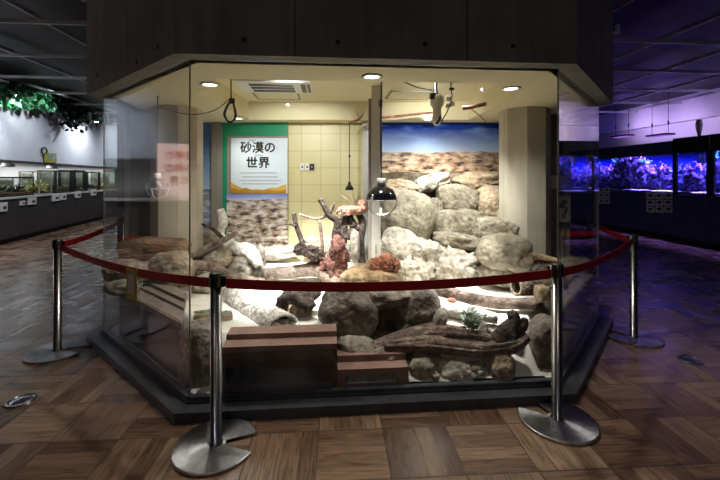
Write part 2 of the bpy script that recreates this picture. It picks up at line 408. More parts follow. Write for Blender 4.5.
# ------------------------------------------------------------------ mesh helpers
class MB:
    def __init__(s):
        s.v, s.f, s.sm = [], [], []

    def add(s, vs, fs, smooth=False):
        b = len(s.v)
        s.v += [Vector(v) for v in vs]
        s.f += [tuple(i + b for i in f) for f in fs]
        s.sm += [smooth] * len(fs)
        return s

    def box(s, c, size, rot=None, bev=0.0):
        bm = bmesh.new()
        bmesh.ops.create_cube(bm, size=1.0)
        for v in bm.verts:
            v.co = Vector((v.co.x * size[0], v.co.y * size[1], v.co.z * size[2]))
        if bev:
            bmesh.ops.bevel(bm, geom=list(bm.edges), offset=min(bev, min(size) * 0.45), segments=2, affect='EDGES', profile=0.5)
        R = rot.to_matrix() if isinstance(rot, Euler) else (Matrix.Rotation(rot, 3, 'Z') if rot else Matrix.Identity(3))
        c = Vector(c)
        bm.verts.index_update()
        s.add([R @ v.co + c for v in bm.verts], [[v.index for v in f.verts] for f in bm.faces])
        bm.free()
        return s

    def prism(s, poly, z0, z1):
        n = len(poly)
        vs = [Vector((p[0], p[1], z0)) for p in poly] + [Vector((p[0], p[1], z1)) for p in poly]
        fs = [tuple(range(n - 1, -1, -1)), tuple(range(n, 2 * n))]
        fs += [(i, (i + 1) % n, n + (i + 1) % n, n + i) for i in range(n)]
        return s.add(vs, fs)

    def ring(s, outer, inner, z0, z1):
        n = len(outer)
        vs = [Vector((p[0], p[1], z)) for z in (z0, z1) for p in outer] + [Vector((p[0], p[1], z)) for z in (z0, z1) for p in inner]
        o0, o1, i0, i1 = 0, n, 2 * n, 3 * n
        fs = []
        for i in range(n):
            j = (i + 1) % n
            fs += [(o0 + i, o0 + j, o1 + j, o1 + i), (i0 + j, i0 + i, i1 + i, i1 + j), (o0 + j, o0 + i, i0 + i, i0 + j), (o1 + i, o1 + j, i1 + j, i1 + i)]
        return s.add(vs, fs)

    def extrude(s, prof, o, ux, uz, along, shear=0.0):
        """profile of (d, z) points swept from o to o+along"""
        n = len(prof)
        o, ux, uz, along = Vector(o), Vector(ux), Vector(uz), Vector(along)
        a = [o + ux * d + uz * z + along.normalized() * (shear * d) for d, z in prof]
        b = [o + ux * d + uz * z + along for d, z in prof]
        fs = [tuple(range(n)), tuple(range(2 * n - 1, n - 1, -1))] + [(i, n + i, n + (i + 1) % n, (i + 1) % n) for i in range(n)]
        return s.add(a + b, fs)

    def lathe(s, prof, c, seg=24, closed=True):
        c = Vector(c)
        vs, fs = [], []
        n = len(prof)
        for k in range(seg):
            t = 2 * pi * k / seg
            for r, z in prof:
                vs.append(c + Vector((r * cos(t), r * sin(t), z)))
        for k in range(seg):
            k2 = (k + 1) % seg
            for i in range(n - 1):
                fs.append((k * n + i, k2 * n + i, k2 * n + i + 1, k * n + i + 1))
        return s.add(vs, fs, True)

    def tube(s, path, rad, seg=10, amp=0.0, seed=0, grain=2.0, flat=1.0, sub=5, gfreq=3.0, cap=True):
        """tube along a smooth path; rad number or list; amp = ridged noise along the grain"""
        pts = [Vector(p) for p in path]
        rs = list(rad) if isinstance(rad, (list, tuple)) else [rad] * len(pts)
        P, R = [], []
        if len(pts) > 2 or sub > 1:
            for i in range(len(pts) - 1):
                p0 = pts[i - 1] if i else pts[i] * 2 - pts[i + 1]
                p1, p2 = pts[i], pts[i + 1]
                p3 = pts[i + 2] if i + 2 < len(pts) else p2 * 2 - p1
                for k in range(sub):
                    t = k / sub
                    P.append(0.5 * ((2 * p1) + (p2 - p0) * t + (2 * p0 - 5 * p1 + 4 * p2 - p3) * t * t + (3 * p1 - p0 - 3 * p2 + p3) * t ** 3))
                    R.append(rs[i] * (1 - t) + rs[i + 1] * t)
            P.append(pts[-1]); R.append(rs[-1])
        else:
            P, R = pts, rs
        vs, fs = [], []
        up = None
        L = 0.0
        for i, p in enumerate(P):
            tg = (P[min(i + 1, len(P) - 1)] - P[max(i - 1, 0)])
            tg = tg.normalized() if tg.length > 1e-9 else Vector((0, 0, 1))
            if up is None:
                up = Vector((0, 0, 1)) if abs(tg.z) < 0.9 else Vector((0, 1, 0))
            up = (up - tg * up.dot(tg))
            up = up.normalized() if up.length > 1e-6 else tg.orthogonal().normalized()
            sd = tg.cross(up)
            if i:
                L += (p - P[i - 1]).length
            for k in range(seg):
                a = 2 * pi * k / seg
                r = R[i]
                if amp:
                    q = Vector((cos(a) * grain, sin(a) * grain, L * gfreq + seed * 7.3))
                    r *= 1 + amp * noise.noise(q) + amp * 0.5 * noise.noise(q * 2.7 + Vector((seed, 3, 1)))
                vs.append(p + sd * (cos(a) * r) + up * (sin(a) * r * flat))
        m = len(P)
        for i in range(m - 1):
            for k in range(seg):
                k2 = (k + 1) % seg
                fs.append((i * seg + k, i * seg + k2, (i + 1) * seg + k2, (i + 1) * seg + k))
        if cap:
            vs += [P[0], P[-1]]
            c0, c1 = len(vs) - 2, len(vs) - 1
            for k in range(seg):
                k2 = (k + 1) % seg
                fs += [(c0, k2, k), (c1, (m - 1) * seg + k, (m - 1) * seg + k2)]
        return s.add(vs, fs, True)

    def ribbon(s, path, w, th, up=Vector((0, 0, 1))):
        pts = [Vector(p) for p in path]
        vs, fs = [], []
        for i, p in enumerate(pts):
            tg = (pts[min(i + 1, len(pts) - 1)] - pts[max(i - 1, 0)]).normalized()
            n = tg.cross(up).normalized() * (th / 2)
            u = up * (w / 2)
            vs += [p - u - n, p + u - n, p + u + n, p - u + n]
        for i in range(len(pts) - 1):
            b = i * 4
            for k in range(4):
                fs.append((b + k, b + (k + 1) % 4, b + 4 + (k + 1) % 4, b + 4 + k))
        fs += [(0, 3, 2, 1), tuple(len(vs) - 4 + k for k in range(4))]
        return s.add(vs, fs)

    def blob(s, c, size, seed, amp=0.14, freq=1.5, fine=0.03, box=2.5, rot=(0, 0, 0), sub=4, grit=0.0):
        bm = bmesh.new()
        bmesh.ops.create_icosphere(bm, subdivisions=sub, radius=1.0)
        R = Euler(rot).to_matrix()
        c = Vector(c)
        sv = Vector((seed * 3.17, seed * 1.91, seed * 5.3))
        vs = []
        for v in bm.verts:
            d = v.co.normalized()
            k = (abs(d.x) ** box + abs(d.y) ** box + abs(d.z) ** box) ** (-1.0 / box)
            r = k * (1 + amp * noise.noise(d * freq + sv) * 1.6 + fine * noise.noise(d * 5 + sv))
            p = R @ Vector((d.x * r * size[0] / 2, d.y * r * size[1] / 2, d.z * r * size[2] / 2))
            if grit:
                q = p + sv
                h = .5 * noise.noise(q * 9) + .35 * (0.3 - abs(noise.noise(q * 16))) + .25 * noise.noise(q * 34) + .15 * noise.noise(q * 70)
                p = p + p.normalized() * h * grit * (fine / .025) ** .7
            vs.append(p + c)
        bm.verts.index_update()
        s.add(vs, [[v.index for v in f.verts] for f in bm.faces], True)
        bm.free()
        return s

    def leaf(s, p, d, n, L, W):
        """a small bent leaf at p pointing along d"""
        d = d.normalized()
        sd = d.cross(n)
        sd = sd.normalized() if sd.length > 1e-5 else d.orthogonal().normalized()
        nn = sd.cross(d)
        vs = [p, p + d * L * 0.4 + sd * W / 2 - nn * W * .12, p + d * L - nn * L * .2, p + d * L * 0.4 - sd * W / 2 - nn * W * .12, p + d * L * 0.45 + nn * W * .1]
        return s.add(vs, [(0, 1, 4), (1, 2, 4), (2, 3, 4), (3, 0, 4)], True)

    def build(s, name, mat, parent=None, origin=None):
        """link as ONE mesh object; coordinates are world, or relative to the parent's base when it has one"""
        off = Vector(origin) if origin is not None else Vector((0, 0, 0))
        base = Vector(parent.get('_base', (0, 0, 0))) if parent else Vector((0, 0, 0))
        me = bpy.data.meshes.new(name)
        me.from_pydata([tuple(v - base - off) for v in s.v], [], s.f)
        me.polygons.foreach_set('use_smooth', s.sm)
        me.update()
        bm = bmesh.new(); bm.from_mesh(me)
        bmesh.ops.recalc_face_normals(bm, faces=list(bm.faces))
        bm.to_mesh(me); bm.free()
        me.materials.append(mat)
        o = bpy.data.objects.new(name, me)
        COL.objects.link(o)
        o.location = off
        if parent:
            o.parent = parent
            o['_base'] = tuple(base + off)
        return o


def tag(o, label, cat, group=None, kind=None):
    o['label'] = label
    o['category'] = cat
    if group:
        o['group'] = group
    if kind:
        o['kind'] = kind
    return o


def thing(name, label, cat, loc, group=None):
    o = bpy.data.objects.new(name, None)
    o.empty_display_size = 0.05
    COL.objects.link(o)
    o.location = loc
    o['_base'] = tuple(loc)
    return tag(o, label, cat, group)


def solo(mb, name, mat, label, cat, loc, group=None, kind=None):
    return tag(mb.build(name, mat, None, loc), label, cat, group, kind)


def struct(mb, name, mat, parent=None):
    o = mb.build(name, mat, parent)
    if parent is None:
        o['kind'] = 'structure'
    return o


def text_mesh(name, body, size, mat, loc, rot, parent=None, bold=0.0, spacing=1.0, align='CENTER'):
    cu = bpy.data.curves.new(name, 'FONT')
    cu.body = body
    cu.size = size
    cu.align_x = align
    cu.align_y = 'CENTER'
    cu.space_character = spacing
    cu.extrude = 0.001
    tmp = bpy.data.objects.new(name + '_t', cu)
    COL.objects.link(tmp)
    bpy.context.view_layer.update()
    me = bpy.data.meshes.new_from_object(tmp.evaluated_get(bpy.context.evaluated_depsgraph_get()))
    bpy.data.objects.remove(tmp)
    bpy.data.curves.remove(cu)
    me.materials.clear()
    me.materials.append(mat)
    if bold:
        bm = bmesh.new(); bm.from_mesh(me)
        src = list(bm.verts) + list(bm.edges) + list(bm.faces)
        for dx, dy in ((bold, 0), (-bold, 0), (0, bold), (0, -bold)):
            d = bmesh.ops.duplicate(bm, geom=src)
            bmesh.ops.translate(bm, verts=[v for v in d['geom'] if isinstance(v, bmesh.types.BMVert)], vec=(dx, dy, 0))
        bm.to_mesh(me); bm.free()
    o = bpy.data.objects.new(name, me)
    COL.objects.link(o)
    base = Vector(parent.get('_base', (0, 0, 0))) if parent else Vector((0, 0, 0))
    o.rotation_euler = rot
    o.location = Vector(loc) - base
    if parent:
        o.parent = parent
    return o


def light(kind, loc, energy, color=(1, 1, 1), aim=None, parent=None, **kw):
    ld = bpy.data.lights.new('lamp_or_fill', kind)
    ld.energy = energy
    ld.color = color
    for k, v in kw.items():
        setattr(ld, k, v)
    o = bpy.data.objects.new('lamp_or_fill', ld)
    COL.objects.link(o)
    o.location = loc
    if aim is not None:
        o.rotation_euler = (Vector(aim) - Vector(loc)).to_track_quat('-Z', 'Y').to_euler()
    return o


def copy_tree(o, parent=None):
    c = o.copy()
    COL.objects.link(c)
    if parent:
        c.parent = parent
    for ch in [x for x in bpy.data.objects if x.parent == o]:
        copy_tree(ch, c)
    return c


# ------------------------------------------------------------------ hall shell
YAW = radians(4.7)
E1 = Vector((cos(YAW), sin(YAW), 0))
NB = Vector((-sin(YAW), cos(YAW), 0))
LD = Vector((cos(YAW + radians(135)), sin(YAW + radians(135)), 0))
RD = Vector((cos(YAW + radians(45)), sin(YAW + radians(45)), 0))
CEIL = 3.6
struct(MB().box((0, 7, -0.05), (28, 30, 0.1)), 'floor', MT['floor'])
struct(MB().box((0, 7, CEIL + 0.05), (28, 30, 0.1)), 'ceiling', MT['ceil'])
struct(MB().box((0, 21, 1.8), (28, 0.2, 3.6)), 'wall_far', MT['darkhall'])
struct(MB().box((0, -5, 1.8), (28, 0.2, 3.6)), 'wall_near', MT['darkhall'])
k = 0
for i in range(-1, 7):
    Yc = 5.1 + 1.4 * i
    c = Vector((0, Yc, 3.42))
    k += 1
    struct(MB().box(c, (22, 0.035, 0.05), YAW), 'trim_%d' % k, MT['beam'])
for i in range(-4, 11):
    if abs(i - 2.8) < 0.0:
        continue
    X0 = -3.97 + 1.4 * i
    c = Vector((X0, 4.3, 3.46)) + NB * 4.0
    k += 1
    struct(MB().box(c, (0.035, 14, 0.05), YAW), 'trim_%d' % k, MT['beam'])

# ------------------------------------------------------------------ glass octagon
A = Vector((-1.065, 2.38, 0)); B = A + E1 * 2.417
C = A + LD * 1.645; D = B + RD * 1.61
C2 = C + NB * 0.80; D2 = D + NB * 0.62
GT, GB = 2.2, 0.08


def offset_poly(poly, d):
    n = len(poly)
    out = []
    for i in range(n):
        p0, p1, p2 = poly[i - 1], poly[i], poly[(i + 1) % n]
        a = (p1 - p0).normalized(); b = (p2 - p1).normalized()
        na, nb_ = Vector((a.y, -a.x, 0)), Vector((b.y, -b.x, 0))
        m = (na + nb_); m = m / m.dot(na) if abs(m.dot(na)) > 1e-6 else na
        out.append(p1 + m * d)
    return out


OCT = [A, B, D, D + NB * 2.2, C + NB * 2.2, C]      # counter-clockwise seen from above
OUT = offset_poly(OCT, 0.12)
INN = offset_poly(OCT, -0.03)
fas = MB().ring(OUT, offset_poly(OCT, -0.06), GT, CEIL)
fascia = struct(fas, 'wall_canopy', MT['concrete'])
# formwork tie holes and joints in the concrete
hole = MB()
for (x, y, which) in ((137, 62, 'L'), (158, 47, 'L'), (97, 75, 'L'), (244, 40, 'F'), (338, 42, 'F'), (425, 44, 'F'), (513, 46, 'F')):
    o, dr = (OUT[0], E1) if which == 'F' else (OUT[0], LD)
    r = (x - 360) / F
    t = (r * o.y - o.x) / (dr.x - r * dr.y)
    p = o + dr * t
    z = H - (y - HZ) / F * p.y
    nrm = Vector((dr.y, -dr.x, 0)) if which == 'F' else Vector((-dr.y, dr.x, 0))
    q = nrm * 0.004
    a = Vector((p.x, p.y, z)) + q
    seg = 12
    sd = dr.normalized()
    ring_ = [a + sd * cos(2 * pi * i / seg) * 0.016 + Vector((0, 0, 1)) * sin(2 * pi * i / seg) * 0.016 for i in range(seg)]
    back = [v - q * 2 for v in ring_]
    hole.add(ring_ + back, [tuple(range(seg))] + [(i, (i + 1) % seg, seg + (i + 1) % seg, seg + i) for i in range(seg)])
for x in (295, 467):
    r = (x - 360) / F
    t = (r * OUT[0].y - OUT[0].x) / (E1.x - r * E1.y)
    p = OUT[0] + E1 * t
    hole.box((p.x, p.y, 2.9), (0.006, 0.006, 1.39), YAW)
hole.build('tie_holes', MT['ledge_shade'], fascia)['kind'] = 'structure'
curb = struct(MB().ring(offset_poly(OCT, 0.12), offset_poly(OCT, 0.03), 0, 0.06), 'trim_curb', MT['curb'])
struct(MB().prism([p for p in offset_poly(OCT, 0.028)], 0, 0.075), 'floor_exhibit', MT['curb'])


def pane(n, p, q, z0=GB, z1=GT, th=0.012):
    d = (q - p); L = d.length
    c = (p + q) / 2
    return struct(MB().box((c.x, c.y, (z0 + z1) / 2), (L - 0.008, th, z1 - z0), atan2(d.y, d.x)), 'window_%d' % n, MT['glass'])


pane(1, A, B); pane(2, C, A); pane(3, B, D); pane(4, C2, C); pane(5, D, D2)
for n, (p, zz) in enumerate(((A, 0), (B, 0), (C, 0), (D, 0))):
    struct(MB().box((p.x, p.y, (GB + GT) / 2), (0.008, 0.008, GT - GB), YAW), 'trim_bead_%d' % (n + 1), MT['greyframe'])
bt = MB()
for p, q in ((A, B), (C, A), (B, D)):
    d = q - p; c = (p + q) / 2
    bt.box((c.x, c.y, 0.085), (d.length, 0.04, 0.025), atan2(d.y, d.x))
struct(bt, 'trim_glazing', MT['curb'])

# exhibit ceiling with its raised bay
REC = [Vector(p) for p in ((-1.41, 4.82, 0), (-1.41, 3.3, 0), (-1.08, 2.84, 0), (1.08, 2.98, 0), (1.41, 3.47, 0), (1.38, 4.82, 0))]
RZ = 2.43
ce = MB()
outer = [Vector((p.x, p.y, GT)) for p in OCT]
inner = [Vector((p.x, p.y, GT)) for p in REC]
tri = geometry.tessellate_polygon([outer, inner])
allv = outer + inner
ce.add(allv, [tuple(t) for t in tri])
n = len(REC)
ce.add([Vector((p.x, p.y, z)) for z in (GT, RZ) for p in REC], [(i, (i + 1) % n, n + (i + 1) % n, n + i) for i in range(n)] + [tuple(range(n, 2 * n))])
struct(ce, 'ceiling_exhibit', MT['plaster'])

# back and side walls, concrete columns
BY = 5.1
struct(MB().box((-0.1, BY + 0.06, 1.1), (5.4, 0.12, 2.2)), 'wall_back', MT['tile'])
struct(MB().box((-2.62, 4.72, 1.1), (0.10, 0.82, 2.2)), 'wall_left_return', MT['column'])
struct(MB().box((-2.30, 4.32, 1.1), (0.56, 0.10, 2.2)), 'wall_left_end', MT['concrete'])
struct(MB().box((2.45, 4.82, 1.1), (0.10, 0.60, 2.2)), 'wall_right_return', MT['column'])
struct(MB().box((2.17, 4.48, 1.1), (0.40, 0.10, 2.2)), 'wall_right_end', MT['concrete'])


def column(n, x, y, r):
    pts = [Vector((x + r * cos(radians(22.5 + 45 * i) + YAW), y + r * sin(radians(22.5 + 45 * i) + YAW), 0)) for i in range(8)]
    m = MB().prism(pts, 0.0, GT)
    return struct(m, 'wall_column_%s' % n, MT['column'])


column('left', -1.96, 4.08, 0.255)
column('right', 1.80, 4.16, 0.262)

# ------------------------------------------------------------------ sand bed of the exhibit
def smooth(t):
    t = max(0.0, min(1.0, t))
    return t * t * (3 - 2 * t)


def uv_of(X, Y):
    d = Vector((X, Y, 0)) - A
    return d.dot(E1), d.dot(NB)


POND = (0.20, 3.03, 0.46, 0.34)


def ground(X, Y):
    u, v = uv_of(X, Y)
    z = 0.355 + 0.03 * smooth((v - 1.6) / 1.0)
    w = smooth((u - 0.8) / 0.2) * (1 - smooth((u - 2.5) / 0.3))
    z -= w * (1 - smooth(v / 0.5)) * 0.26
    r = hypot((X - POND[0]) / POND[2], (Y - POND[1]) / POND[3])
    z -= 0.24 * (1 - smooth((r - 0.55) / 0.6))
    wl = 1 - smooth((u - 1.37) / .06)
    under = max(wl * (1 - smooth((v - .265) / .05)) * (1 if u > -.3 else 0), (1 - smooth(((u + v) * .7071 - .25) / .06)) * (1 if u < .1 else 0), (1 - smooth(((2.417 - u + v) * .7071 - .25) / .06)) * (1 if u > 2.35 else 0))
    z = z * (1 - under) + .085 * under
    z += 0.018 * noise.noise(Vector((X * 2.1, Y * 2.1, 0))) + 0.006 * noise.noise(Vector((X * 8, Y * 8, 3)))
    return max(z, 0.082)


sb = MB()
NU, NV, VM = 110, 84, 2.72
vs, fs = [], []
for j in range(NV + 1):
    v = 0.035 + (VM - 0.035) * j / NV
    l = -min(v, 1.163) + 0.05
    r = 2.417 + min(v, 1.138) - 0.05
    for i in range(NU + 1):
        u = l + (r - l) * i / NU
        p = A + E1 * u + NB * v
        vs.append(Vector((p.x, p.y, ground(p.x, p.y))))
for j in range(NV):
    for i in range(NU):
        a = j * (NU + 1) + i
        fs.append((a, a + 1, a + NU + 2, a + NU + 1))
sb.add(vs, fs, True)
so = sb.build('sand_bed', MT['sand'])
tag(so, 'pale sand covering the floor of the glass desert exhibit', 'sand', kind='stuff')

pw = MB()
m = 28
pw.add([Vector((POND[0] + 0.50 * cos(2 * pi * i / m), POND[1] + 0.36 * sin(2 * pi * i / m), 0.25)) for i in range(m)] +
       [Vector((POND[0] + 0.44 * cos(2 * pi * i / m), POND[1] + 0.30 * sin(2 * pi * i / m), 0.16)) for i in range(m)],
       [tuple(range(m)), tuple(range(2 * m - 1, m - 1, -1))] + [(i, (i + 1) % m, m + (i + 1) % m, m + i) for i in range(m)])
solo(pw, 'pond_water', MT['pond'], 'dark still water of the small pond under the rock slab', 'pond', (POND[0], POND[1], 0.16))


# ------------------------------------------------------------------ moulded resin ledges along the glass
def scallop_panel(mb, o, along, inw, L, z0, z1, lo, hi, th=0.02, nseg=48):
    """upright panel with an opening between lo(s) and hi(s)"""
    vs, fs = [], []
    for i in range(nseg + 1):
        s = i / nseg
        a, b = lo(s), hi(s)
        p = o + along * (s * L)
        for off in (0, th):
            q = p + inw * off
            vs += [q + Vector((0, 0, z0)), q + Vector((0, 0, a)), q + Vector((0, 0, b)), q + Vector((0, 0, z1))]
    for i in range(nseg):
        b0, b1 = i * 8, i * 8 + 8
        for off in (0, 4):
            fs += [(b0 + off, b1 + off, b1 + off + 1, b0 + off + 1), (b0 + off + 2, b1 + off + 2, b1 + off + 3, b0 + off + 3)]
        fs += [(b0 + 1, b1 + 1, b1 + 5, b0 + 5), (b0 + 2, b0 + 6, b1 + 6, b1 + 2), (b0 + 3, b1 + 3, b1 + 7, b0 + 7), (b0, b0 + 4, b1 + 4, b1)]
    mb.add(vs, fs)
    return mb


Zu = Vector((0, 0, 1))
# dark brown two-step ledge with scalloped opening
t = thing('stepped_ledge', 'brown two-step ledge with a wavy dark opening behind the left front glass', 'ledge', A + E1 * 0.55 + NB * 0.17 + Zu * 0.08, 'moulded ledges inside the glass')
o0 = A + E1 * 0.185; L0 = 0.735
MB().extrude([(.026, .345), (.026, .38), (.14, .38), (.14, .415), (.27, .415), (.27, .345)], o0, NB, Zu, E1 * L0).build('top_step', MT['ledge'], t)


def lo1(s): return 0.12 if 0.03 < s < 0.97 else 0.21


def hi1(s):
    if not 0.03 < s < 0.97:
        return 0.211
    return 0.25 + 0.055 * abs(sin((s - 0.03) / 0.94 * pi * 3.0)) ** 0.6


pn = MB(); scallop_panel(pn, o0 + NB * 0.036, E1, NB, L0, 0.08, 0.345, lo1, hi1)
pn.build('front_panel', MT['ledge_unlit'], t)
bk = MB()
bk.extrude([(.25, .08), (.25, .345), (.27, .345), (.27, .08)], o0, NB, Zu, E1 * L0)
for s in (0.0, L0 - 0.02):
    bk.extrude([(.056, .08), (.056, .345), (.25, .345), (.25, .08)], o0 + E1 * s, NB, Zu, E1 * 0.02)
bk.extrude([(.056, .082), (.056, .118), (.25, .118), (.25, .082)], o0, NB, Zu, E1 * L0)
bk.build('back_panel', MT['ledge_shade'], t)
# low step with a handle-like slot
t = thing('stepped_ledge', 'low brown resin step with one slot-shaped opening, right of the tall brown ledge', 'ledge', A + E1 * 1.16 + NB * 0.16 + Zu * 0.08, 'moulded ledges inside the glass')
o0 = A + E1 * 0.925; L0 = 0.47
MB().extrude([(.026, .18), (.026, .207), (.13, .207), (.13, .25), (.26, .25), (.26, .18)], o0, NB, Zu, E1 * L0).build('top_step', MT['ledge'], t)
pn = MB(); scallop_panel(pn, o0 + NB * 0.034, E1, NB, L0, 0.08, 0.18, lambda s: 0.098 if 0.12 < s < 0.84 else 0.13, lambda s: (0.16 + 0.006 * sin(s * 20)) if 0.12 < s < 0.84 else 0.131)
pn.build('front_panel', MT['ledge'], t)
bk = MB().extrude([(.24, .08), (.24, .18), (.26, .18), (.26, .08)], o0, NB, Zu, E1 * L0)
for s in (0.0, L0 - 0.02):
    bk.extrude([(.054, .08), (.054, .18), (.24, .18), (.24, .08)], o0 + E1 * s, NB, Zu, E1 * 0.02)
bk.build('back_panel', MT['ledge_shade'], t)
for side, P0, dr, inw, s0, s1 in (('left', A, LD, RD, 0.12, 1.45), ('right', B, RD, LD, 0.14, 1.52)):
    t = thing('stepped_ledge', 'grey-brown resin ledge with raised inner steps along the %s angled glass' % side, 'ledge', P0 + dr * (s0 + s1) / 2 + inw * 0.2 + Zu * 0.08, 'moulded ledges inside the glass')
    o0 = P0 + dr * s0; L0 = s1 - s0
    MB().extrude([(.026, .455), (.026, .495), (.04, .505), (.14, .505), (.14, .525), (.20, .525), (.20, .55), (.30, .55), (.30, .455)], o0, inw, Zu, dr * L0, 1.9).build('top_step', MT['ledge_grey'], t)
    MB().extrude([(.05, .08), (.05, .455), (.28, .455), (.28, .08)], o0 + dr * 0.04, inw, Zu, dr * (L0 - 0.08), 1.9).build('riser', MT['ledge_shade'], t)


# ------------------------------------------------------------------ rocks
def rock(label, x0, y0, x1, y1, Y, dep, seed, mat, rot=(0, 0, 0), box=2.6, amp=.12, freq=1.5, fine=.025, group=None, sub=4, name='rock', cat='rock'):
    c = at((x0 + x1) / 2, (y0 + y1) / 2, Y)
    sx, sz = (x1 - x0) * Y / F, (y1 - y0) * Y / F
    b = MB().blob(c, (sx, dep, sz), seed, amp, freq, fine, box, rot, 5 if max(sx, sz) > .25 else sub, (.05 if amp > .15 else .024) * min(1, min(sx, sz) / .2))
    return solo(b, name, MT[mat], label, cat, (c.x, c.y, c.z - sz / 2), group)


G = 'boulders of the stone wall'
# bank of mortar and rubble that the boulders are set in
bk = MB(); vs, fs = [], []
NX, NZ = 60, 44
for j in range(NZ + 1):
    for i in range(NX + 1):
        X = 0.14 + 1.52 * i / NX
        s = j / NZ
        z = 0.33 + 1.24 * s
        Y = 4.36 + 0.66 * s + 0.09 * noise.noise(Vector((X * 3.1, z * 3.1, 1))) + 0.03 * noise.noise(Vector((X * 9, z * 9, 4)))
        if s > 0.97:
            Y = 5.07
        vs.append(Vector((X, min(Y, 5.08), z + 0.03 * noise.noise(Vector((X * 4, z * 2, 9))))))
for j in range(NZ):
    for i in range(NX):
        a = j * (NX + 1) + i
        fs.append((a, a + 1, a + NX + 2, a + NX + 1))
bk.add(vs, fs, True)
solo(bk, 'rubble_bank', MT['mortar'], 'sloping rubble and mortar bank that holds the boulders under the desert mural', 'rock bank', (0.9, 4.8, 0.33))
rock('largest tilted boulder at the left of the stone wall, behind the hanging dome lamp', 381, 191, 436, 241, 4.50, .42, 3, 'rock_tan', (0, .25, 0), 2.7, .10, group=G)
rock('rounded brown boulder at the top centre of the stone wall', 435, 184, 478, 214, 4.66, .36, 8, 'rock_tan', (0, .12, 0), 2.6, .09, group=G)
rock('small wedge stone between the largest boulder and the top centre boulder', 428, 198, 443, 219, 4.60, .22, 12, 'rock_tan', group=G)
rock('square-edged slab boulder in the middle of the stone wall', 432, 209, 483, 236, 4.52, .36, 15, 'rock_tan', (0, -.03, 0), 3.6, .07, group=G)
rock('long flat pale stone under the square slab boulder', 431, 232, 482, 248, 4.42, .36, 21, 'rock_tan', (0, .12, 0), 2.6, .13, group=G)
rock('small flat brown stone sunk in pale plaster below the long flat stone', 438, 245, 463, 256, 4.36, .22, 26, 'rock_warm', (0, .1, 0), 2.5, .15, group=G)
rock('sandy upright block at the upper right of the stone wall', 475, 186, 507, 224, 4.66, .36, 31, 'rock_warm', (0, 0, 0), 3.2, .08, group=G)
rock('blocky grey stone at the right end of the wall above the big oval boulder', 475, 218, 515, 241, 3.98, .34, 37, 'rock_tan', (0, .08, 0), 3.4, .07, group=G)
rock('big pale oval boulder at the lower right of the stone wall', 478, 234, 532, 271, 3.74, .36, 41, 'rock_tan', (0, .12, 0), 2.4, .06, group=G)
rock('angled pale block at the lower left of the stone wall beside the white post', 380, 230, 424, 264, 4.36, .34, 47, 'rock_pale', (0, .4, 0), 2.8, .13, group=G)
rock('grey slab with a crest lying under the mural at the left of the bank', 412, 174, 450, 190, 4.80, .3, 53, 'rock_pale', (0, -.25, 0), 2.3, .2, group=G)
rock('warm-lit layered stone at the top right of the bank below the mural', 456, 172, 505, 187, 4.86, .3, 59, 'rock_warm', (0, -.08, 0), 2.5, .2, group=G)
rock('low brown stone at the top left of the bank next to the white post', 380, 180, 418, 195, 4.74, .3, 63, 'rock_warm', (0, .05, 0), 2.5, .18, group=G)
G2 = 'pale rubble at the foot of the stone wall'
rock('white jagged plaster rubble left of the brown flat stone', 408, 240, 446, 268, 4.26, .3, 71, 'rock_pale', (0, .2, 0), 2.4, .22, 2.4, .06, group=G2)
rock('white jagged plaster rubble right below the brown flat stone', 436, 252, 482, 284, 4.16, .36, 77, 'rock_pale', (0, .1, 0), 2.4, .22, 2.6, .07, group=G2)
rock('white triangular lump of plaster rock nearest the red cactus lumps', 397, 260, 431, 284, 4.06, .3, 83, 'rock_pale', (0, .2, 0), 2.3, .2, 2.2, .05, group=G2)
rock('dark brown wedge under the big oval boulder', 482, 262, 524, 285, 3.8, .28, 89, 'rock_grey', (0, 0, 0), 2.6, .12, group=G2)
G3 = 'rocks around the pond'
rock('large dark rounded boulder at the left of the pond', 321, 285, 376, 338, 2.96, .40, 101, 'rock_dark', (0, .05, 0), 2.5, .09, group=G3)
rock('flat overhanging slab bridging the pond', 358, 284, 419, 303, 3.10, .36, 107, 'rock_dark', (0, -.04, 0), 2.8, .12, group=G3)
rock('brown boulder holding up the right end of the pond slab', 400, 286, 437, 324, 3.06, .36, 113, 'rock_dark', (0, .15, 0), 2.5, .12, group=G3)
rock('black blob painting in the shade at the back of the pond cave', 366, 294, 414, 336, 3.36, .22, 119, 'ledge_shade', (0, 0, 0), 2.5, .12, group=G3)  # dark blob fills the cave where only shade lies
rock('flat brown rock carrying the red lumps behind the pond', 342, 267, 402, 290, 3.42, .40, 127, 'rock_warm', (0, 0, 0), 2.7, .08, group=G3)
rock('mottled pale stone at the near left rim of the pond', 336, 337, 376, 358, 2.74, .2, 131, 'rock_grey', (0, .1, 0), 2.4, .12, group=G3)
rock('dark mottled stone at the near centre rim of the pond', 368, 344, 402, 366, 2.70, .18, 137, 'rock_dark', (0, -.1, 0), 2.4, .12, group=G3)
rock('small upright grey stone at the right rim of the pond', 432, 309, 446, 330, 2.92, .14, 139, 'rock_grey', (0, .3, 0), 2.3, .12, group=G3)
G4 = 'reddish porous lumps on the flat rock'
for i, (a, b, c_, d_, lb) in enumerate(((369, 257, 384, 272, 'left round reddish porous lump on the flat brown rock'), (379, 254, 393, 271, 'tallest reddish porous lump in the middle of the flat brown rock'), (388, 258, 400, 271, 'right small reddish porous lump on the flat brown rock'))):
    rock(lb, a, b, c_, d_, 3.38 - 0.04 * (i == 1), .13, 150 + 7 * i, 'rock_red', (0, 0, 0), 2.2, .14, 2.2, .08, group=G4)
G5 = 'stones on the front slope'
rock('round brown stone leaning near the right front corner of the glass', 486, 350, 513, 383, 2.66, .2, 171, 'rock_warm', (0, .1, 0), 2.3, .08, group=G5)
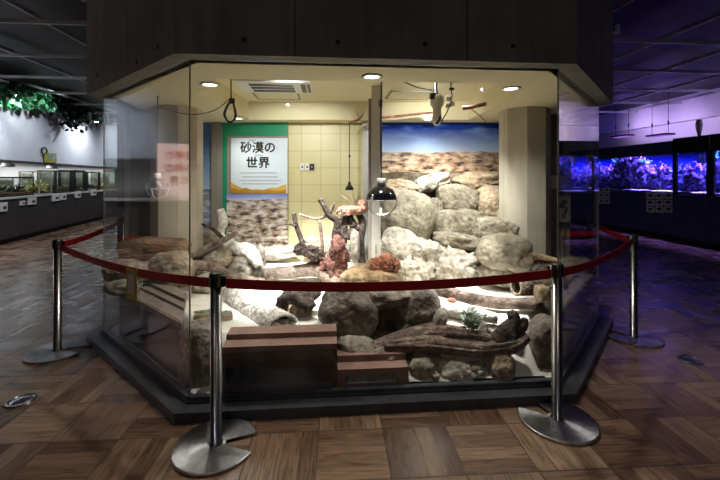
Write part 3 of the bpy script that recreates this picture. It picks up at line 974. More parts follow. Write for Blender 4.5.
rock('pale blue-grey stone on the front slope under the driftwood', 409, 357, 434, 377, 2.62, .16, 177, 'rock_grey', (0, 0, 0), 2.3, .13, group=G5)
rock('pale flat stone in the middle of the front slope', 436, 359, 474, 384, 2.64, .18, 181, 'rock_pale', (0, .1, 0), 2.4, .13, group=G5)
rock('small dark stone between the low step and the driftwood', 414, 352, 440, 364, 2.70, .14, 187, 'rock_dark', (0, 0, 0), 2.4, .13, group=G5)
rock('dark block at the right front corner behind the steel post', 527, 318, 562, 386, 2.84, .24, 193, 'rock_dark', (0, 0, 0), 3.0, .08, group=G5)
rock('dark rounded rock filling the left front corner behind the steel post', 181, 320, 219, 398, 2.60, .24, 197, 'rock_dark', (0, 0, 0), 2.6, .08, group=G5)
rnd = random.Random(77)
for i in range(16):
    u = rnd.uniform(1.42, 2.25); v = rnd.uniform(.05, .34)
    p = A + E1 * u + NB * v
    w = rnd.uniform(.05, .12)
    z = ground(p.x, p.y)
    m = MB().blob((p.x, p.y, z + w * .2), (w * 1.3, w, w * .7), 500 + i, .16, 1.6, .04, 2.5, (0, 0, rnd.uniform(0, 3)), 3, .02)
    solo(m, 'rock', MT[('rock_grey', 'rock_pale', 'rock_dark')[i % 3]], 'small angular stone among the rubble on the front slope', 'rock', (p.x, p.y, z), 'rubble on the front slope')
G6 = 'rocks at the left end of the exhibit'
rock('long reddish layered rock at the foot of the left column', 121, 238, 192, 264, 3.62, .32, 201, 'rock_layer', (0, .05, 0), 2.9, .1, group=G6)
rock('rounded grey boulder nearest the left glass edge', 106, 260, 154, 282, 3.34, .3, 207, 'rock_grey', (0, .06, 0), 2.5, .1, group=G6)
rock('pale boulder between the left column and the barrier tape', 152, 252, 194, 284, 3.38, .3, 213, 'rock_tan', (0, -.1, 0), 2.6, .12, group=G6)
rock('flat grey stone on the left end of the grey-brown ledge', 108, 280, 138, 294, 3.14, .2, 217, 'rock_grey', (0, .05, 0), 2.6, .1, group=G6)
rock('beige boulder under the grey branch', 198, 246, 232, 268, 4.0, .3, 223, 'rock_tan', (0, -.15, 0), 2.6, .1, group=G6)
rock('grey boulder with a dark hollow beside the bleached wood', 221, 254, 252, 280, 4.12, .3, 227, 'rock_grey', (0, 0, 0), 2.4, .13, group=G6)
rock('brown jagged rock at the foot of the bleached wood', 240, 247, 263, 278, 4.26, .26, 233, 'rock_dark', (0, .1, 0), 2.3, .22, 2.4, .06, group=G6)
rock('square tan block behind the grey branch', 198, 231, 220, 256, 4.4, .26, 239, 'rock_tan', (0, 0, 0), 4.5, .05, group=G6)
rock('tan stone between the square block and the bleached wood', 216, 236, 236, 258, 4.18, .22, 241, 'rock_tan', (0, .2, 0), 2.4, .12, group=G6)
rock('white stone lying below the curved log', 194, 274, 226, 292, 3.72, .24, 247, 'rock_pale', (0, .1, 0), 2.5, .1, group=G6)
G7 = 'pale stones along the back wall'
rock('long pale stone under the strip of printed landscape', 256, 246, 300, 259, 4.86, .24, 251, 'rock_pale', (0, -.1, 0), 2.8, .12, group=G7)
rock('low brown stone at the foot of the yellow tiles', 303, 241, 338, 256, 4.82, .22, 257, 'rock_warm', (0, 0, 0), 3.0, .1, group=G7)
rock('small white stone on the low brown stone', 305, 236, 318, 243, 4.80, .12, 261, 'rock_pale', (0, 0, 0), 2.5, .14, group=G7)
rock('small white stone left of the tree stump on the back ledge', 321, 237, 333, 244, 4.80, .12, 263, 'rock_pale', (0, 0, 0), 2.5, .14, group=G7)
rock('low tan stone at the far left of the yellow tiles', 246, 252, 262, 266, 4.6, .2, 267, 'rock_pale', (0, 0, 0), 2.5, .14, group=G7)
rock('small red-brown stone on the sand under the long log', 447, 298, 456, 303, 3.16, .06, 271, 'rock_red', (0, 0, 0), 2.4, .1, sub=3)
rock('grey box-shaped rock behind the right grey ledge', 562, 258, 592, 284, 3.95, .26, 277, 'rock_grey', (0, 0, .75), 4.0, .05)
rock('small square brown stone by the steel post and hollow log', 536, 286, 549, 301, 3.02, .12, 281, 'rock_warm', (0, 0, 0), 4.0, .06)


# ------------------------------------------------------------------ wood
def path(pts, Y):
    return [at(p[0], p[1], Y + (p[2] if len(p) > 2 else 0)) for p in pts]


def half_pipe(mb, p0, p1, r, a0, a1, th, seg=18, nl=8, seed=0, wob=.12):
    ax = (p1 - p0).normalized()
    up = (Zu - ax * ax.z).normalized(); sd = ax.cross(up)
    full = abs(a1 - a0) > 359
    vs, fs = [], []
    for i in range(nl + 1):
        c = p0.lerp(p1, i / nl)
        for k in range(seg + 1):
            a = radians(a0 + (a1 - a0) * k / seg)
            for rr in (r, r - th):
                q = rr * (1 + wob * noise.noise(Vector((cos(a) * 1.5, sin(a) * 1.5, i * .5 + seed))))
                vs.append(c + sd * cos(a) * q + up * sin(a) * q)
    w = (seg + 1) * 2
    for i in range(nl):
        for k in range(seg):
            b = i * w + k * 2
            fs += [(b, b + 2, b + w + 2, b + w), (b + 1, b + w + 1, b + w + 3, b + 3)]
        if not full:
            for k in (0, seg):
                b = i * w + k * 2
                fs.append((b, b + w, b + w + 1, b + 1))
    for i in (0, nl):
        for k in range(seg):
            b = i * w + k * 2
            fs.append((b, b + 1, b + 3, b + 2))
    return mb.add(vs, fs, True)


# dead tree with a porous red foot
t = thing('dead_tree', 'upright dead tree with bare dark branches on a porous red foot', 'dead tree', at(332, 284, 3.95))
f = MB()
for i, (x, y, w, h) in enumerate(((333, 276, 24, 22), (338, 262, 15, 26), (330, 264, 14, 16), (337, 248, 10, 24), (342, 254, 9, 14))):
    c = at(x, y, 3.9 - .02 * (i % 2)); f.blob(c, (w * 3.9 / F, .15, h * 3.9 / F), 300 + i, .3, 3.2, .10, 2.2, grit=.05)
f.build('foot', MT['foot_red'], t)
base = MB()
for i, (x, y, w, h) in enumerate(((308, 251, 24, 11), (300, 249, 12, 10), (316, 255, 16, 12))):
    c = at(x, y, 3.95); base.blob(c, (w * 3.95 / F, .14, h * 3.95 / F), 310 + i, .25, 2.8, .09, 2.2)
base.build('root_clump', MT['wood_dark'], t)
px = 3.95 / F * .66
MB().tube(path([(318, 258), (306, 252), (301, 238), (296, 224), (294, 213)], 3.92), [5 * px, 4.4 * px, 3.8 * px, 3.2 * px, 3.8 * px], 12, .4, 1).tube(path([(297, 226), (286, 224), (271, 228)], 3.9), [2 * px, 1.5 * px, 1.3 * px], 8, .25, 2).build('branch', MT['wood_dark'], t)
MB().tube(path([(322, 262), (322, 242), (319, 219)], 3.97), [3.4 * px, 2.7 * px, 3.0 * px], 10, .25, 3).tube(path([(319, 219), (308, 217), (299, 214)], 3.96), [2.4 * px, 2 * px, 1.6 * px], 8, .3, 4).tube(path([(319, 219), (328, 214), (334, 204)], 3.97), [2.4 * px, 2 * px, 1.6 * px], 8, .3, 5).build('branch', MT['wood_brown'], t)
MB().tube(path([(335, 256), (336, 238), (337, 222), (329, 215), (324, 205), (320, 199)], 3.93), [8 * px, 7 * px, 5.4 * px, 4.2 * px, 3.4 * px, 3.8 * px], 14, .5, 6).tube(path([(330, 214), (333, 208), (334, 203)], 3.92), [2 * px, 1.8 * px, 1.6 * px], 8, .3, 9).tube(path([(337, 224), (342, 216), (341, 209)], 3.94), [2.4 * px, 1.8 * px, 1.2 * px], 8, .3, 12).build('branch', MT['wood_dark'], t)
# stump with a red cap beside the partition
t = thing('root_stump', 'dark hollow root stump with a reddish flat cap beside the white post', 'stump', at(354, 262, 4.35))
b = MB()
px = 4.35 / F
for i, pp in enumerate(([(346, 262), (344, 240), (345, 222), (350, 210)], [(362, 262), (361, 240), (362, 222), (356, 210)], [(354, 226), (350, 218), (352, 210)], [(346, 238), (352, 230), (360, 226)])):
    b.tube(path(pp, 4.35), [4.5 * px, 3.4 * px, 3.4 * px, 3 * px][:len(pp)], 10, .35, 20 + i)
b.build('roots', MT['wood_dark'], t)
cb = MB()
for i, (x, y, w, h) in enumerate(((352, 210, 30, 9), (345, 212, 16, 7), (363, 206, 11, 12))):
    cb.blob(at(x, y, 4.35), (w * px, .26, h * px), 330 + i, .18, 2, .06, 2.6)
cb.build('cap', MT['rock_red'], t)
pc = MB()
for i, (x, y, w, h) in enumerate(((355, 246, 10, 32), (344, 252, 16, 16))):
    pc.blob(at(x, y, 4.25), (w * px, .12, h * px), 340 + i, .12, 1.6, .04, 2.6)
pc.build('grey_lump', MT['rock_grey'], t)
tw = MB()
for pp in ([(352, 206), (345, 198), (340, 195)], [(354, 206), (350, 196), (347, 189)], [(356, 205), (354, 197), (352, 190)]):
    tw.tube(path(pp, 4.34), [.5 * px, .35 * px, .2 * px], 5, 0, 0)
tw.build('twig', MT['wood_brown'], t)


def log(label, pts, Y, rpx, mat, seed, amp=.16, flat=1.0, name='log', cat='log', extra=(), group=None, seg=14, grain=2.0):
    px = Y / F
    mb = MB().tube(path(pts, Y), [r * px for r in rpx], seg, amp, seed, grain, flat)
    for pp, rr in ([extra] if extra else []):
        mb.tube(path(pp, Y), [r * px for r in rr], seg, amp, seed + 3, grain, flat)
    zs = [v.z for v in mb.v]
    c = sum((v for v in mb.v), Vector()) / len(mb.v)
    return solo(mb, name, MT[mat], label, cat, (c.x, c.y, min(zs)), group)


WG = 'dead wood lying in the exhibit'
log('grey forked log lying on bright sand left of the dead tree', [(264, 275), (290, 272, -.05), (318, 271, -.1), (341, 286, -.3)], 4.05, [6, 6.4, 6.6, 5], 'wood_grey', 31, extra=([(308, 269, -.05), (322, 261, 0), (336, 250, .1)], [5.5, 5, 4.4]), group=WG)
log('smooth curved grey log below the left boulders', [(186, 265, -.1), (212, 267, 0), (234, 277, .04), (264, 283, .1)], 3.78, [4.8, 4.8, 4.6, 4.2], 'wood_grey', 37, .08, group=WG)
log('straight grey branch leaning over the beige boulder', [(192, 258, -.1), (208, 248), (224, 240), (237, 233, .1)], 3.86, [3.6, 3.4, 3, 2.4], 'wood_grey', 41, .12, group=WG, name='branch', cat='branch')
log('thin dark twig pointing left above the grey branch', [(202, 224), (213, 229), (222, 238)], 3.9, [1.1, 1.7, 2.2], 'wood_dark', 43, .1, name='branch', cat='branch', group=WG)
log('white bleached branch standing against the printed landscape', [(231, 248, -.1), (221, 236), (223, 222), (220, 209)], 4.1, [4.6, 3.6, 4.4, 3], 'wood_white', 47, .55, extra=([(224, 238), (236, 248), (250, 252), (259, 266)], [3.6, 5, 5.6, 4.2]), name='branch', cat='branch', group=WG)
log('long brown log slanting across the sand right of the pond', [(417, 285, .12), (450, 293, .06), (492, 302, 0), (542, 304, -.05)], 3.16, [5, 6, 6.2, 5], 'wood_brown', 53, .2, group=WG)
log('pale rotten log lying behind the sage bush', [(424, 309, .1), (460, 311), (498, 319, -.1)], 3.0, [4.5, 6, 5], 'wood_white', 59, .22, group=WG)
# large driftwood in front
t = thing('driftwood', 'large split brown driftwood trunk across the front right behind the glass', 'driftwood', at(450, 358, 2.74), WG)
px = 2.74 / F
d = MB()
d.tube(path([(373, 347), (400, 340, .03), (436, 333, .05), (472, 336, .05), (500, 342)], 2.74), [6 * px, 8.5 * px, 9 * px, 8 * px, 6 * px], 30, .55, 61, 4.5, .7, 8, 1.6)
d.tube(path([(384, 346), (430, 344), (480, 349), (512, 345), (528, 336)], 2.68), [5 * px, 8.5 * px, 9 * px, 8 * px, 4 * px], 30, .55, 67, 4.5, .7, 8, 1.6)
d.tube(path([(392, 336, .06), (430, 327, .08), (466, 329, .08)], 2.78), [3 * px, 4.5 * px, 3 * px], 24, .6, 71, 4.0, .8, 7, 2.0)
d.build('trunk', MT['wood_brown'], t)
kn = MB().tube(path([(498, 342), (508, 330), (514, 320), (511, 312)], 2.72), [8 * px, 8 * px, 6 * px, 4 * px], 14, .35, 73, 2.0).tube(path([(514, 334), (522, 326), (525, 318)], 2.72), [6 * px, 5 * px, 3 * px], 12, .35, 79, 2.0)
kn.build('root_knob', MT['wood_dark'], t)
# bark half-pipe, curl, hollow log, bark slab
p0, p1 = at(236, 295, 3.52), at(282, 331, 2.82)
hp = half_pipe(MB(), p0, p1, 0.135, 5, 175, .02, seed=3)
t = thing('bark_sheet', 'long half-round bark sheet, lit top painted white, tan edge, lying on the bright sand', 'bark', (p1.x, p1.y, p1.z), WG)
hp.build('sheet', MT['wood_white'], t)  # whitest wood colour stands in for lamp glare on the sheet's top
MB().tube([at(229, 293, 3.5), at(252, 309, 3.14), at(276, 329, 2.78)], [.026, .034, .04], 12, .3, 17, 2.5).build('edge', MT['wood_tan'], t)
p0 = at(287, 311, 2.94); p1 = p0 + Vector((.02, .20, .03))
hp = half_pipe(MB(), p0, p1, 0.105, 105, 265, .045, seed=5, wob=.35)
p0 = at(295, 316, 2.97); p1 = p0 + Vector((.05, .24, .09))
half_pipe(hp, p0, p1, 0.15, 22, 112, .05, seed=8, wob=.35)
solo(hp, 'cork_curl', MT['wood_dark'], 'dark curled cork bark arching over the sand by the long bark sheet', 'bark', (p0.x, p0.y, .36), WG)
p0, p1 = at(288, 321, 2.98), at(316, 322, 3.1)
rock('low tan sand-coloured stone under the dark cork curl', 278, 305, 317, 332, 3.08, .2, 287, 'rock_warm', (0, .3, 0), 2.2, .1)
t = thing('hollow_log', 'hollow log with a tan cut end facing the sand by the right steel post', 'log', at(530, 297, 3.25), WG)
p0, p1 = at(516, 287, 3.2), at(562, 286, 3.34)
half_pipe(MB(), p0, p1, 0.075, 0, 360, .018, seed=9, wob=.08).build('shell', MT['wood_grey'], t)
ax = (p1 - p0).normalized()
half_pipe(MB(), p0 - ax * .004, p0 + ax * .004, 0.0765, 0, 360, .021, seed=9, wob=.08, nl=1).build('cut_rim', MT['wood_tan'], t)
b = MB().tube(path([(506, 249), (530, 254), (560, 261)], 3.66), [4.6 * .0096, 6.6 * .0096, 5 * .0096], 14, .3, 83, 2.5, .45)
solo(b, 'bark_slab', MT['wood_tan'], 'flat torn slab of tan bark at the foot of the right column', 'bark', at(535, 262, 3.66), WG)
rock('dark rock propping up the tan bark slab', 524, 260, 560, 286, 3.7, .2, 291, 'rock_dark', (0, 0, 0), 2.6, .1)


# plants and feeding trays
def bush(label, x, y, Y, w, h, n, seed, mat='sage', name='sage_bush', cat='plant', L=.045, group=None):
    rnd = random.Random(seed)
    c = at(x, y, Y)
    t = thing(name, label, cat, c, group)
    st, lf = MB(), MB()
    for i in range(n):
        a = rnd.uniform(0, 2 * pi); rr = rnd.random() ** .5
        tip = c + Vector((cos(a) * rr * w / 2, sin(a) * rr * w / 2, h * (1 - .5 * rr * rr) * rnd.uniform(.7, 1.05)))
        b0 = c + Vector((cos(a) * .01, sin(a) * .01, 0))
        st.tube([b0, b0.lerp(tip, .5) + Vector((0, 0, .01)), tip], [.002, .0016, .001], 4, sub=2)
        for j in range(9):
            p = b0.lerp(tip, .25 + .75 * j / 8)
            d = Vector((rnd.uniform(-1, 1), rnd.uniform(-1, 1), rnd.uniform(-.1, 1)))
            lf.leaf(p, d, Vector((rnd.uniform(-1, 1), rnd.uniform(-1, 1), 1)), L * rnd.uniform(.6, 1.1), L * .35)
    st.build('stem', MT[mat], t)
    lf.build('foliage', MT[mat], t)
    return t


bush('grey-green sage bush standing in bright sand behind the driftwood', 472, 332, 2.84, .15, .19, 60, 5)
bush('low grey-green sprig lying behind the brown ledge', 292, 330, 2.86, .18, .055, 46, 7, L=.03)
for i, (x, y, Y, lb) in enumerate(((204, 312, 3.02, 'small wooden tray of chopped greens by the left glass corner'), (224, 318, 2.98, 'wooden tray corner showing right of the left steel post'))):
    c = at(x, y, Y); c.z = ground(c.x, c.y) + .002
    t = thing('feeding_tray', lb, 'tray', c, 'wooden feeding trays')
    w = .14 if i == 0 else .11
    tr = MB().box(c + Vector((0, 0, .006)), (w, .10, .012), .4)
    for sx, sy, bw, bd in ((0, .05, w, .012), (0, -.05, w, .012), (w / 2, 0, .012, .11), (-w / 2, 0, .012, .11)):
        R = Matrix.Rotation(.4, 3, 'Z')
        tr.box(c + R @ Vector((sx, sy, .022)), (bw, bd, .036), .4)
    tr.build('tray', MT['wood_tan'], t)
    rnd = random.Random(i); g = MB()
    for q in range(70):
        p = c + Matrix.Rotation(.4, 3, 'Z') @ Vector((rnd.uniform(-.42, .42) * w, rnd.uniform(-.04, .04), rnd.uniform(.02, .045)))
        g.leaf(p, Vector((rnd.uniform(-1, 1), rnd.uniform(-1, 1), rnd.uniform(-.2, .6))), Vector((0, 0, 1)), .03, .014)
    go = g.build('greens', MT['sage'], t); go['kind'] = 'stuff'

# ------------------------------------------------------------------ back wall: posters, mural, sockets
W0 = BY - 0.005


def wx(x, Y=W0): return (x - 360) / F * Y
def wz(y, Y=W0): return H - (y - HZ) / F * Y


def panel(mb, x0, x1, y0, y1, Y, th):
    return mb.box(((wx(x0, Y) + wx(x1, Y)) / 2, Y + th / 2, (wz(y0, Y) + wz(y1, Y)) / 2), (wx(x1, Y) - wx(x0, Y), th, wz(y0, Y) - wz(y1, Y)))


FY = (pi / 2, 0, 0)
# door-like board with green surround
t = thing('display_board', 'grey-framed board with green surround on the left of the tiled wall', 'board', (wx(255), W0, .5))
g = MB(); panel(g, 222, 288, 122.5, 137, W0 - .03, .03); panel(g, 222, 227, 137, 252, W0 - .03, .03)
g.build('green_surround', MT['green'], t)
panel(MB(), 227, 288, 136, 260, W0 - .035, .03).build('grey_panel', MT['greyframe'], t)
t = thing('title_poster', 'pale blue poster with the dark Japanese title and printed yellow dunes', 'poster', (wx(259), W0 - .05, wz(193.5)))
YP = W0 - .05
panel(MB(), 231, 287.5, 138, 193.5, YP, .012).build('sheet', MT['poster'], t)
text_mesh('title', '砂漠の', .158, MT['ink'], (wx(259), YP - .002, wz(148.5)), FY, t, .0042, 1.0)
text_mesh('title', '世界', .158, MT['ink'], (wx(259), YP - .002, wz(163.5)), FY, t, .0042, 1.05)
text_mesh('reading_aid', 'さばく', .032, MT['ink'], (wx(253.5), YP - .002, wz(141)), FY, t, .0005, 1.3)
text_mesh('reading_aid', 'せかい', .032, MT['ink'], (wx(260), YP - .002, wz(155.6)), FY, t, .0005, 1.3)
rnd = random.Random(2)
for i, (y, xa, xb) in enumerate(((173, 241, 277), (177, 242, 278), (180.7, 240, 280), (184, 243, 277))):
    x = xa
    ln = MB()
    while x < xb:
        w = rnd.uniform(.7, 1.5)
        panel(ln, x, x + w, y - .7, y + .5, YP - .002, .002)
        x += w + .6
    ln.build('small_print', MT['inkfaint'], t)



def dune(mb, pts, yb):
    top = [(wx(x), wz(y)) for x, y in pts]
    n = len(top)
    vs = [Vector((x, YP - .0025, z)) for x, z in top] + [Vector((x, YP - .0025, wz(yb))) for x, z in top]
    vs += [v + Vector((0, .002, 0)) for v in vs]
    m = 2 * n
    fs = []
    for i in range(n - 1):
        fs += [(i, i + 1, n + i + 1, n + i), (m + i, m + n + i, m + n + i + 1, m + i + 1), (i, m + i, m + i + 1, i + 1)]
    return mb.add(vs, fs)


dune(MB(), [(232, 182), (236, 184.5), (243, 188), (251, 189.5), (259, 189), (264, 190), (270, 188), (278, 187.5), (283, 185.5), (287, 184)], 193.3).build('dune_print', MT['dune1'], t)
YP -= .0012
dune(MB(), [(232, 187), (240, 190), (247, 187.5), (254, 190.5), (262, 190.2), (270, 189.6), (279, 191), (287, 189)], 193.3).build('dune_print', MT['dune2'], t)
s = panel(MB(), 226.5, 287.5, 193.6, 248, W0 - .045, .010)
solo(s, 'landscape_print', MT['strip'], 'printed strip of stony desert plain under the title poster', 'poster', (wx(257), W0 - .045, wz(248)))['_'] = 0
s = panel(MB(), 380.5, 503, 122.5, 205, W0 - .03, .02)
solo(s, 'landscape_print', MT['mural'], 'wide printed desert mural with deep blue sky above the stone wall', 'mural', (wx(440), W0 - .03, wz(205)))
pnl = panel(MB(), 502.5, 506.5, 117, 240, W0 - .08, .05)
struct(pnl, 'trim_mural_jamb', MT['alu'])
# view opening at the far left of the back wall
t = thing('view_panel', 'narrow tall panel with a bluish view between the left column and the green board', 'panel', (wx(206), W0, wz(236)))
panel(MB(), 190, 211, 121, 236, W0 - .03, .012).build('view_sheet', MT['roomprint'], t)
fr = MB(); panel(fr, 211, 217.5, 121, 236, W0 - .06, .055); panel(fr, 217.5, 222, 121, 236, W0 - .04, .035); panel(fr, 188, 211, 118, 122, W0 - .06, .055)
fr.build('panel_frame', MT['greyframe'], t)
for i, (x, mt, lb) in enumerate(((302.2, 'white', 'left white socket on the yellow tiles'), (307.2, 'white', 'middle white socket on the yellow tiles'), (311.8, 'black', 'black plug box right of the two white sockets'))):
    t = thing('wall_socket', lb, 'socket', (wx(x), W0, wz(170)), 'sockets on the tiled wall')
    w = 1.9 if i < 2 else 2.4
    panel(MB(), x - w, x + w, 163 + .8 * (i == 2), 170.2, W0 - .02, .02).build('plate', MT[mt], t)
    panel(MB(), x - .7, x + .7, 166, 168, W0 - .024, .006).build('outlet', MT['black' if i < 2 else 'greyframe'], t)

# glass partition with pale posts in the middle
t = thing('partition', 'glass partition with pale metal posts dividing the exhibit in the middle', 'partition', (.15, 4.5, .3))
PA, PB_ = Vector((.168, 4.02, 0)), Vector((.085, 5.04, 0))
MB().box((PA.x, PA.y, 1.345), (.095, .10, 2.15), 0, .004).build('post', MT['alu'], t)
MB().box((PA.x - .064, PA.y + .02, 1.30), (.03, .06, 2.0), 0, .004).build('post', MT['greyframe'], t)
MB().box((PB_.x, PB_.y - .03, 1.25), (.10, .05, 1.88), 0, .004).build('post', MT['alu'], t)
dv = PB_ - PA; pc = (PA + PB_) / 2
MB().box((pc.x, pc.y, 2.12), (dv.length, .05, .05), atan2(dv.y, dv.x)).build('rail', MT['alu'], t)
MB().box((pc.x, pc.y, .40), (dv.length, .06, .10), atan2(dv.y, dv.x)).build('rail', MT['alu'], t)
MB().box((pc.x, pc.y, 1.26), (dv.length - .1, .008, 1.66), atan2(dv.y, dv.x)).build('pane', MT['tankglass'], t)
MB().box((PA.x - .002, PA.y - .054, .72), (.012, .012, .10)).build('latch', MT['greyframe'], t)

# ------------------------------------------------------------------ ceiling fittings of the exhibit
DL = [((210, 84), 'recessed ceiling downlight at the front left of the exhibit'), ((372, 76), 'recessed ceiling downlight at the front centre, above the dome lamp'), ((511, 88), 'recessed ceiling downlight at the front right of the exhibit'), ((238, 118), 'recessed ceiling downlight at the back left above the title poster'), ((428, 119), 'recessed ceiling downlight at the back above the desert mural')]
dlpos = []
for (x, y), lb in DL:
    Y = (GT - H) * F / (HZ - y)
    p = at(x, y, Y); p.z = GT
    dlpos.append(p)
    t = thing('downlight', lb, 'ceiling light', (p.x, p.y, GT), 'recessed downlights in the exhibit ceiling')
    MB().lathe([(.052, .0), (.075, -.002), (.078, -.010), (.058, -.012), (.052, -.004)], p, 24).build('trim_ring', MT['white'], t)
    MB().lathe([(.0, -.009), (.03, -.008), (.052, -.003), (.052, .0), (0, .0)], p, 20).build('lens', MT['lens'], t)
# cassette air conditioner
t = thing('air_conditioner', 'white ceiling cassette air conditioner with dark louvres', 'air conditioner', (-.89, 3.97, RZ - .03))
ac = Vector((-.88, 3.98, RZ))
MB().box(ac + Vector((0, 0, -.014)), (.76, .50, .028), YAW, .01).build('casing', MT['white'], t)
for i in range(3):
    MB().box(ac + NB * (-.13 + .13 * i) + E1 * -.03 + Vector((0, 0, -.030)), (.44, .07, .01), YAW).build('louvre', MT['counter'], t)
MB().box(ac + E1 * .29 + Vector((0, 0, -.030)), (.05, .34, .008), YAW).build('side_slot', MT['black'], t)
MB().box(ac + E1 * .345 + Vector((0, 0, -.030)), (.03, .34, .008), YAW).build('side_slot', MT['black'], t)
for i, (x, y, lb) in enumerate(((277, 95, 'square access hatch in the raised ceiling below the air conditioner'), (410, 95, 'square access hatch in the raised ceiling right of the pale post'))):
    Y = (RZ - H) * F / (HZ - y); c = at(x, y, Y); c.z = RZ
    t = thing('access_hatch', lb, 'hatch', (c.x, c.y, RZ - .012), 'access hatches in the raised ceiling')
    h = MB()
    for sx, sy, w, d in ((0, .2, .5, .02), (0, -.2, .5, .02), (.25, 0, .02, .42), (-.25, 0, .02, .42)):
        h.box(c + E1 * sx + NB * sy + Vector((0, 0, -.006)), (w, d, .012), YAW)
    h.build('frame', MT['greyframe'], t)
    MB().box(c + Vector((0, 0, -.004)), (.48, .38, .008), YAW).build('lid', MT['plaster'], t)


def dome_lamp(label, c, r, top, first=None):
    """dome heat lamp hanging on a cord, wire guard below; c = centre of the rim"""
    t = thing('dome_lamp', label, 'hanging lamp', (c.x, c.y, c.z), 'dome heat lamps on cords')
    MB().tube([c + Vector((0, 0, r * 1.25)), Vector((c.x, c.y, top))], .0045, 6, sub=1).build('cord', MT['black'], t)
    MB().lathe([(0, r * 1.34), (r * .26, r * 1.34), (r * .28, r * 1.28), (r * .28, r * .84), (0, r * .84)], c, 18).build('socket', MT['white'], t)
    MB().lathe([(r * .26, r * .86), (r * .5, r * .78), (r * .76, r * .58), (r * .93, r * .3), (r, 0.0), (r * 1.02, -.004), (r * .985, -.004), (r * .91, r * .32), (r * .74, r * .58), (r * .48, r * .78), (r * .26, r * .82)], c, 32).build('shade', MT['blackgloss'], t)
    g = MB()
    for a in (0, pi / 2):
        g.tube([c + Vector((cos(a) * r * cos(q), sin(a) * r * cos(q), -r * .98 * sin(q))) for q in [pi * i / 12 for i in range(13)]], .0055, 6, sub=2)
    g.tube([c + Vector((cos(q) * r, sin(q) * r, -.002)) for q in [2 * pi * i / 24 for i in range(25)]], .0035, 6, sub=1)
    g.build('wire_guard', MT['alu'], t)
    MB().lathe([(0, -r * .24), (r * .16, -r * .2), (r * .2, -r * .1), (r * .2, 0), (r * .16, r * .45), (0, r * .5)], c, 16).build('bulb', MT['white'], t)
    return t


dome_lamp('glossy black dome heat lamp with wire guard hanging in front of the pale post', at(381.5, 199.5, 3.10), .129, RZ)
light('SPOT', at(381.5, 203, 3.10), 34, (1, .74, .52), at(386, 262, 3.38), spot_size=radians(95), spot_blend=.6, shadow_soft_size=.03)
dome_lamp('black dome heat lamp hanging near the left column', at(157.5, 188, 3.42), .098, GT)
# small black lamp at the tiled wall
t = thing('pendant_lamp', 'tiny black pendant lamp hanging in front of the yellow tiles', 'hanging lamp', at(349.5, 190, 4.8))
c = at(349.5, 190, 4.8)
MB().tube([c + Vector((0, 0, .09)), Vector((c.x, c.y, wz(124, 4.8)))], .005, 6, sub=1).tube([Vector((c.x, c.y, wz(124, 4.8))), Vector((c.x + .1, c.y, GT))], .005, 6, sub=1).build('cord', MT['black'], t)
MB().lathe([(0, .105), (.018, .10), (.02, .06), (.04, .045), (.058, 0), (.05, 0), (.03, .03), (0, .04)], c, 18).build('shade', MT['black'], t)
MB().lathe([(0, .012), (.012, .01), (.014, -.014), (0, -.02)], c + Vector((0, 0, .43)), 10).build('cord_switch', MT['black'], t)
# cord with inline switch by the post
t = thing('switch_cord', 'black hanging cord with an inline switch just right of the pale post', 'cord', at(381, 166, 3.9))
MB().tube([at(381, 166, 3.9), at(380.5, 130, 3.9), Vector((at(381, 166, 3.9).x, 3.9, RZ))], .005, 6).build('cord', MT['black'], t)
MB().box(at(380.8, 103.5, 3.9), (.035, .03, .075), 0, .006).build('switch', MT['black'], t)
# coiled cable and sagging wire at the left
t = thing('coiled_cable', 'black coiled cable hung in a long loop from the exhibit ceiling', 'cable', at(231, 122, 3.5))
lp = MB()
for k in range(4):
    o_ = .25 * (k - 1.5)
    lp.tube(path([(232 + o_, 99), (227 + o_, 107, .01 * k), (224.5 + o_, 115, .01 * k), (229, 122 + o_ * .6), (235 - o_, 119), (235 - o_, 110, .01 * k), (232, 99)], 3.5), .0085, 7, sub=4)
lp.build('loop', MT['black'], t)
MB().tube(path([(231.5, 100), (231, 92)], 3.5) + [Vector((at(231, 92, 3.5).x, 3.5, RZ))], .007, 6, sub=2).build('hanger', MT['black'], t)
MB().box(at(232, 101, 3.49), (.05, .03, .05), .3, .006).build('tie', MT['black'], t)
w = MB().tube(path([(158, 107, -.3), (175, 112), (195, 114.5), (215, 110), (231, 98)], 3.5), .004, 5)
solo(w, 'sagging_wire', MT['black'], 'thin black wire sagging from the left column to the coiled cable', 'wire', at(195, 114.5, 3.5))
w = MB().tube([Vector((at(233, 96, 3.52).x, 3.52, RZ)), at(240, 96, 3.8), Vector((at(251, 101, 4.3).x, 4.3, RZ - .01))], .007, 6)
# white lamp head and cables on the right
t = thing('ceramic_lamp', 'white ceramic lamp head with black neck hanging from the exhibit ceiling', 'hanging lamp', at(437, 128, 3.5))
c = at(437, 110, 3.5); px = 3.5 / F
MB().lathe([(0, .14), (.05, .135), (.062, .11), (.06, .05), (.036, .01), (.04, -.05), (.046, -.09), (.03, -.135), (0, -.14)], c, 20).build('body', MT['offwhite'], t)
MB().tube([c + Vector((-.01, 0, .13)), c + Vector((-.015, 0, .20)), Vector((c.x - .015, c.y, RZ))], [.026, .018, .016], 10).build('neck', MT['black'], t)
MB().box(c + Vector((-.045, -.03, .12)), (.05, .05, .06), .2, .01).tube([c + Vector((.02, -.03, -.06)), c + Vector((.01, -.05, -.10)), c + Vector((-.02, -.04, -.135))], .010, 6).build('clamp', MT['black'], t)
MB().tube(path([(432, 90), (420, 88), (410, 84.5), (401, 80)], 3.45), .0055, 6).build('cable', MT['black'], t)
t = thing('clip_lamp', 'small pale bulb cluster on a bent dark arm beside the white lamp head', 'hanging lamp', at(452, 112, 3.55))
b = MB()
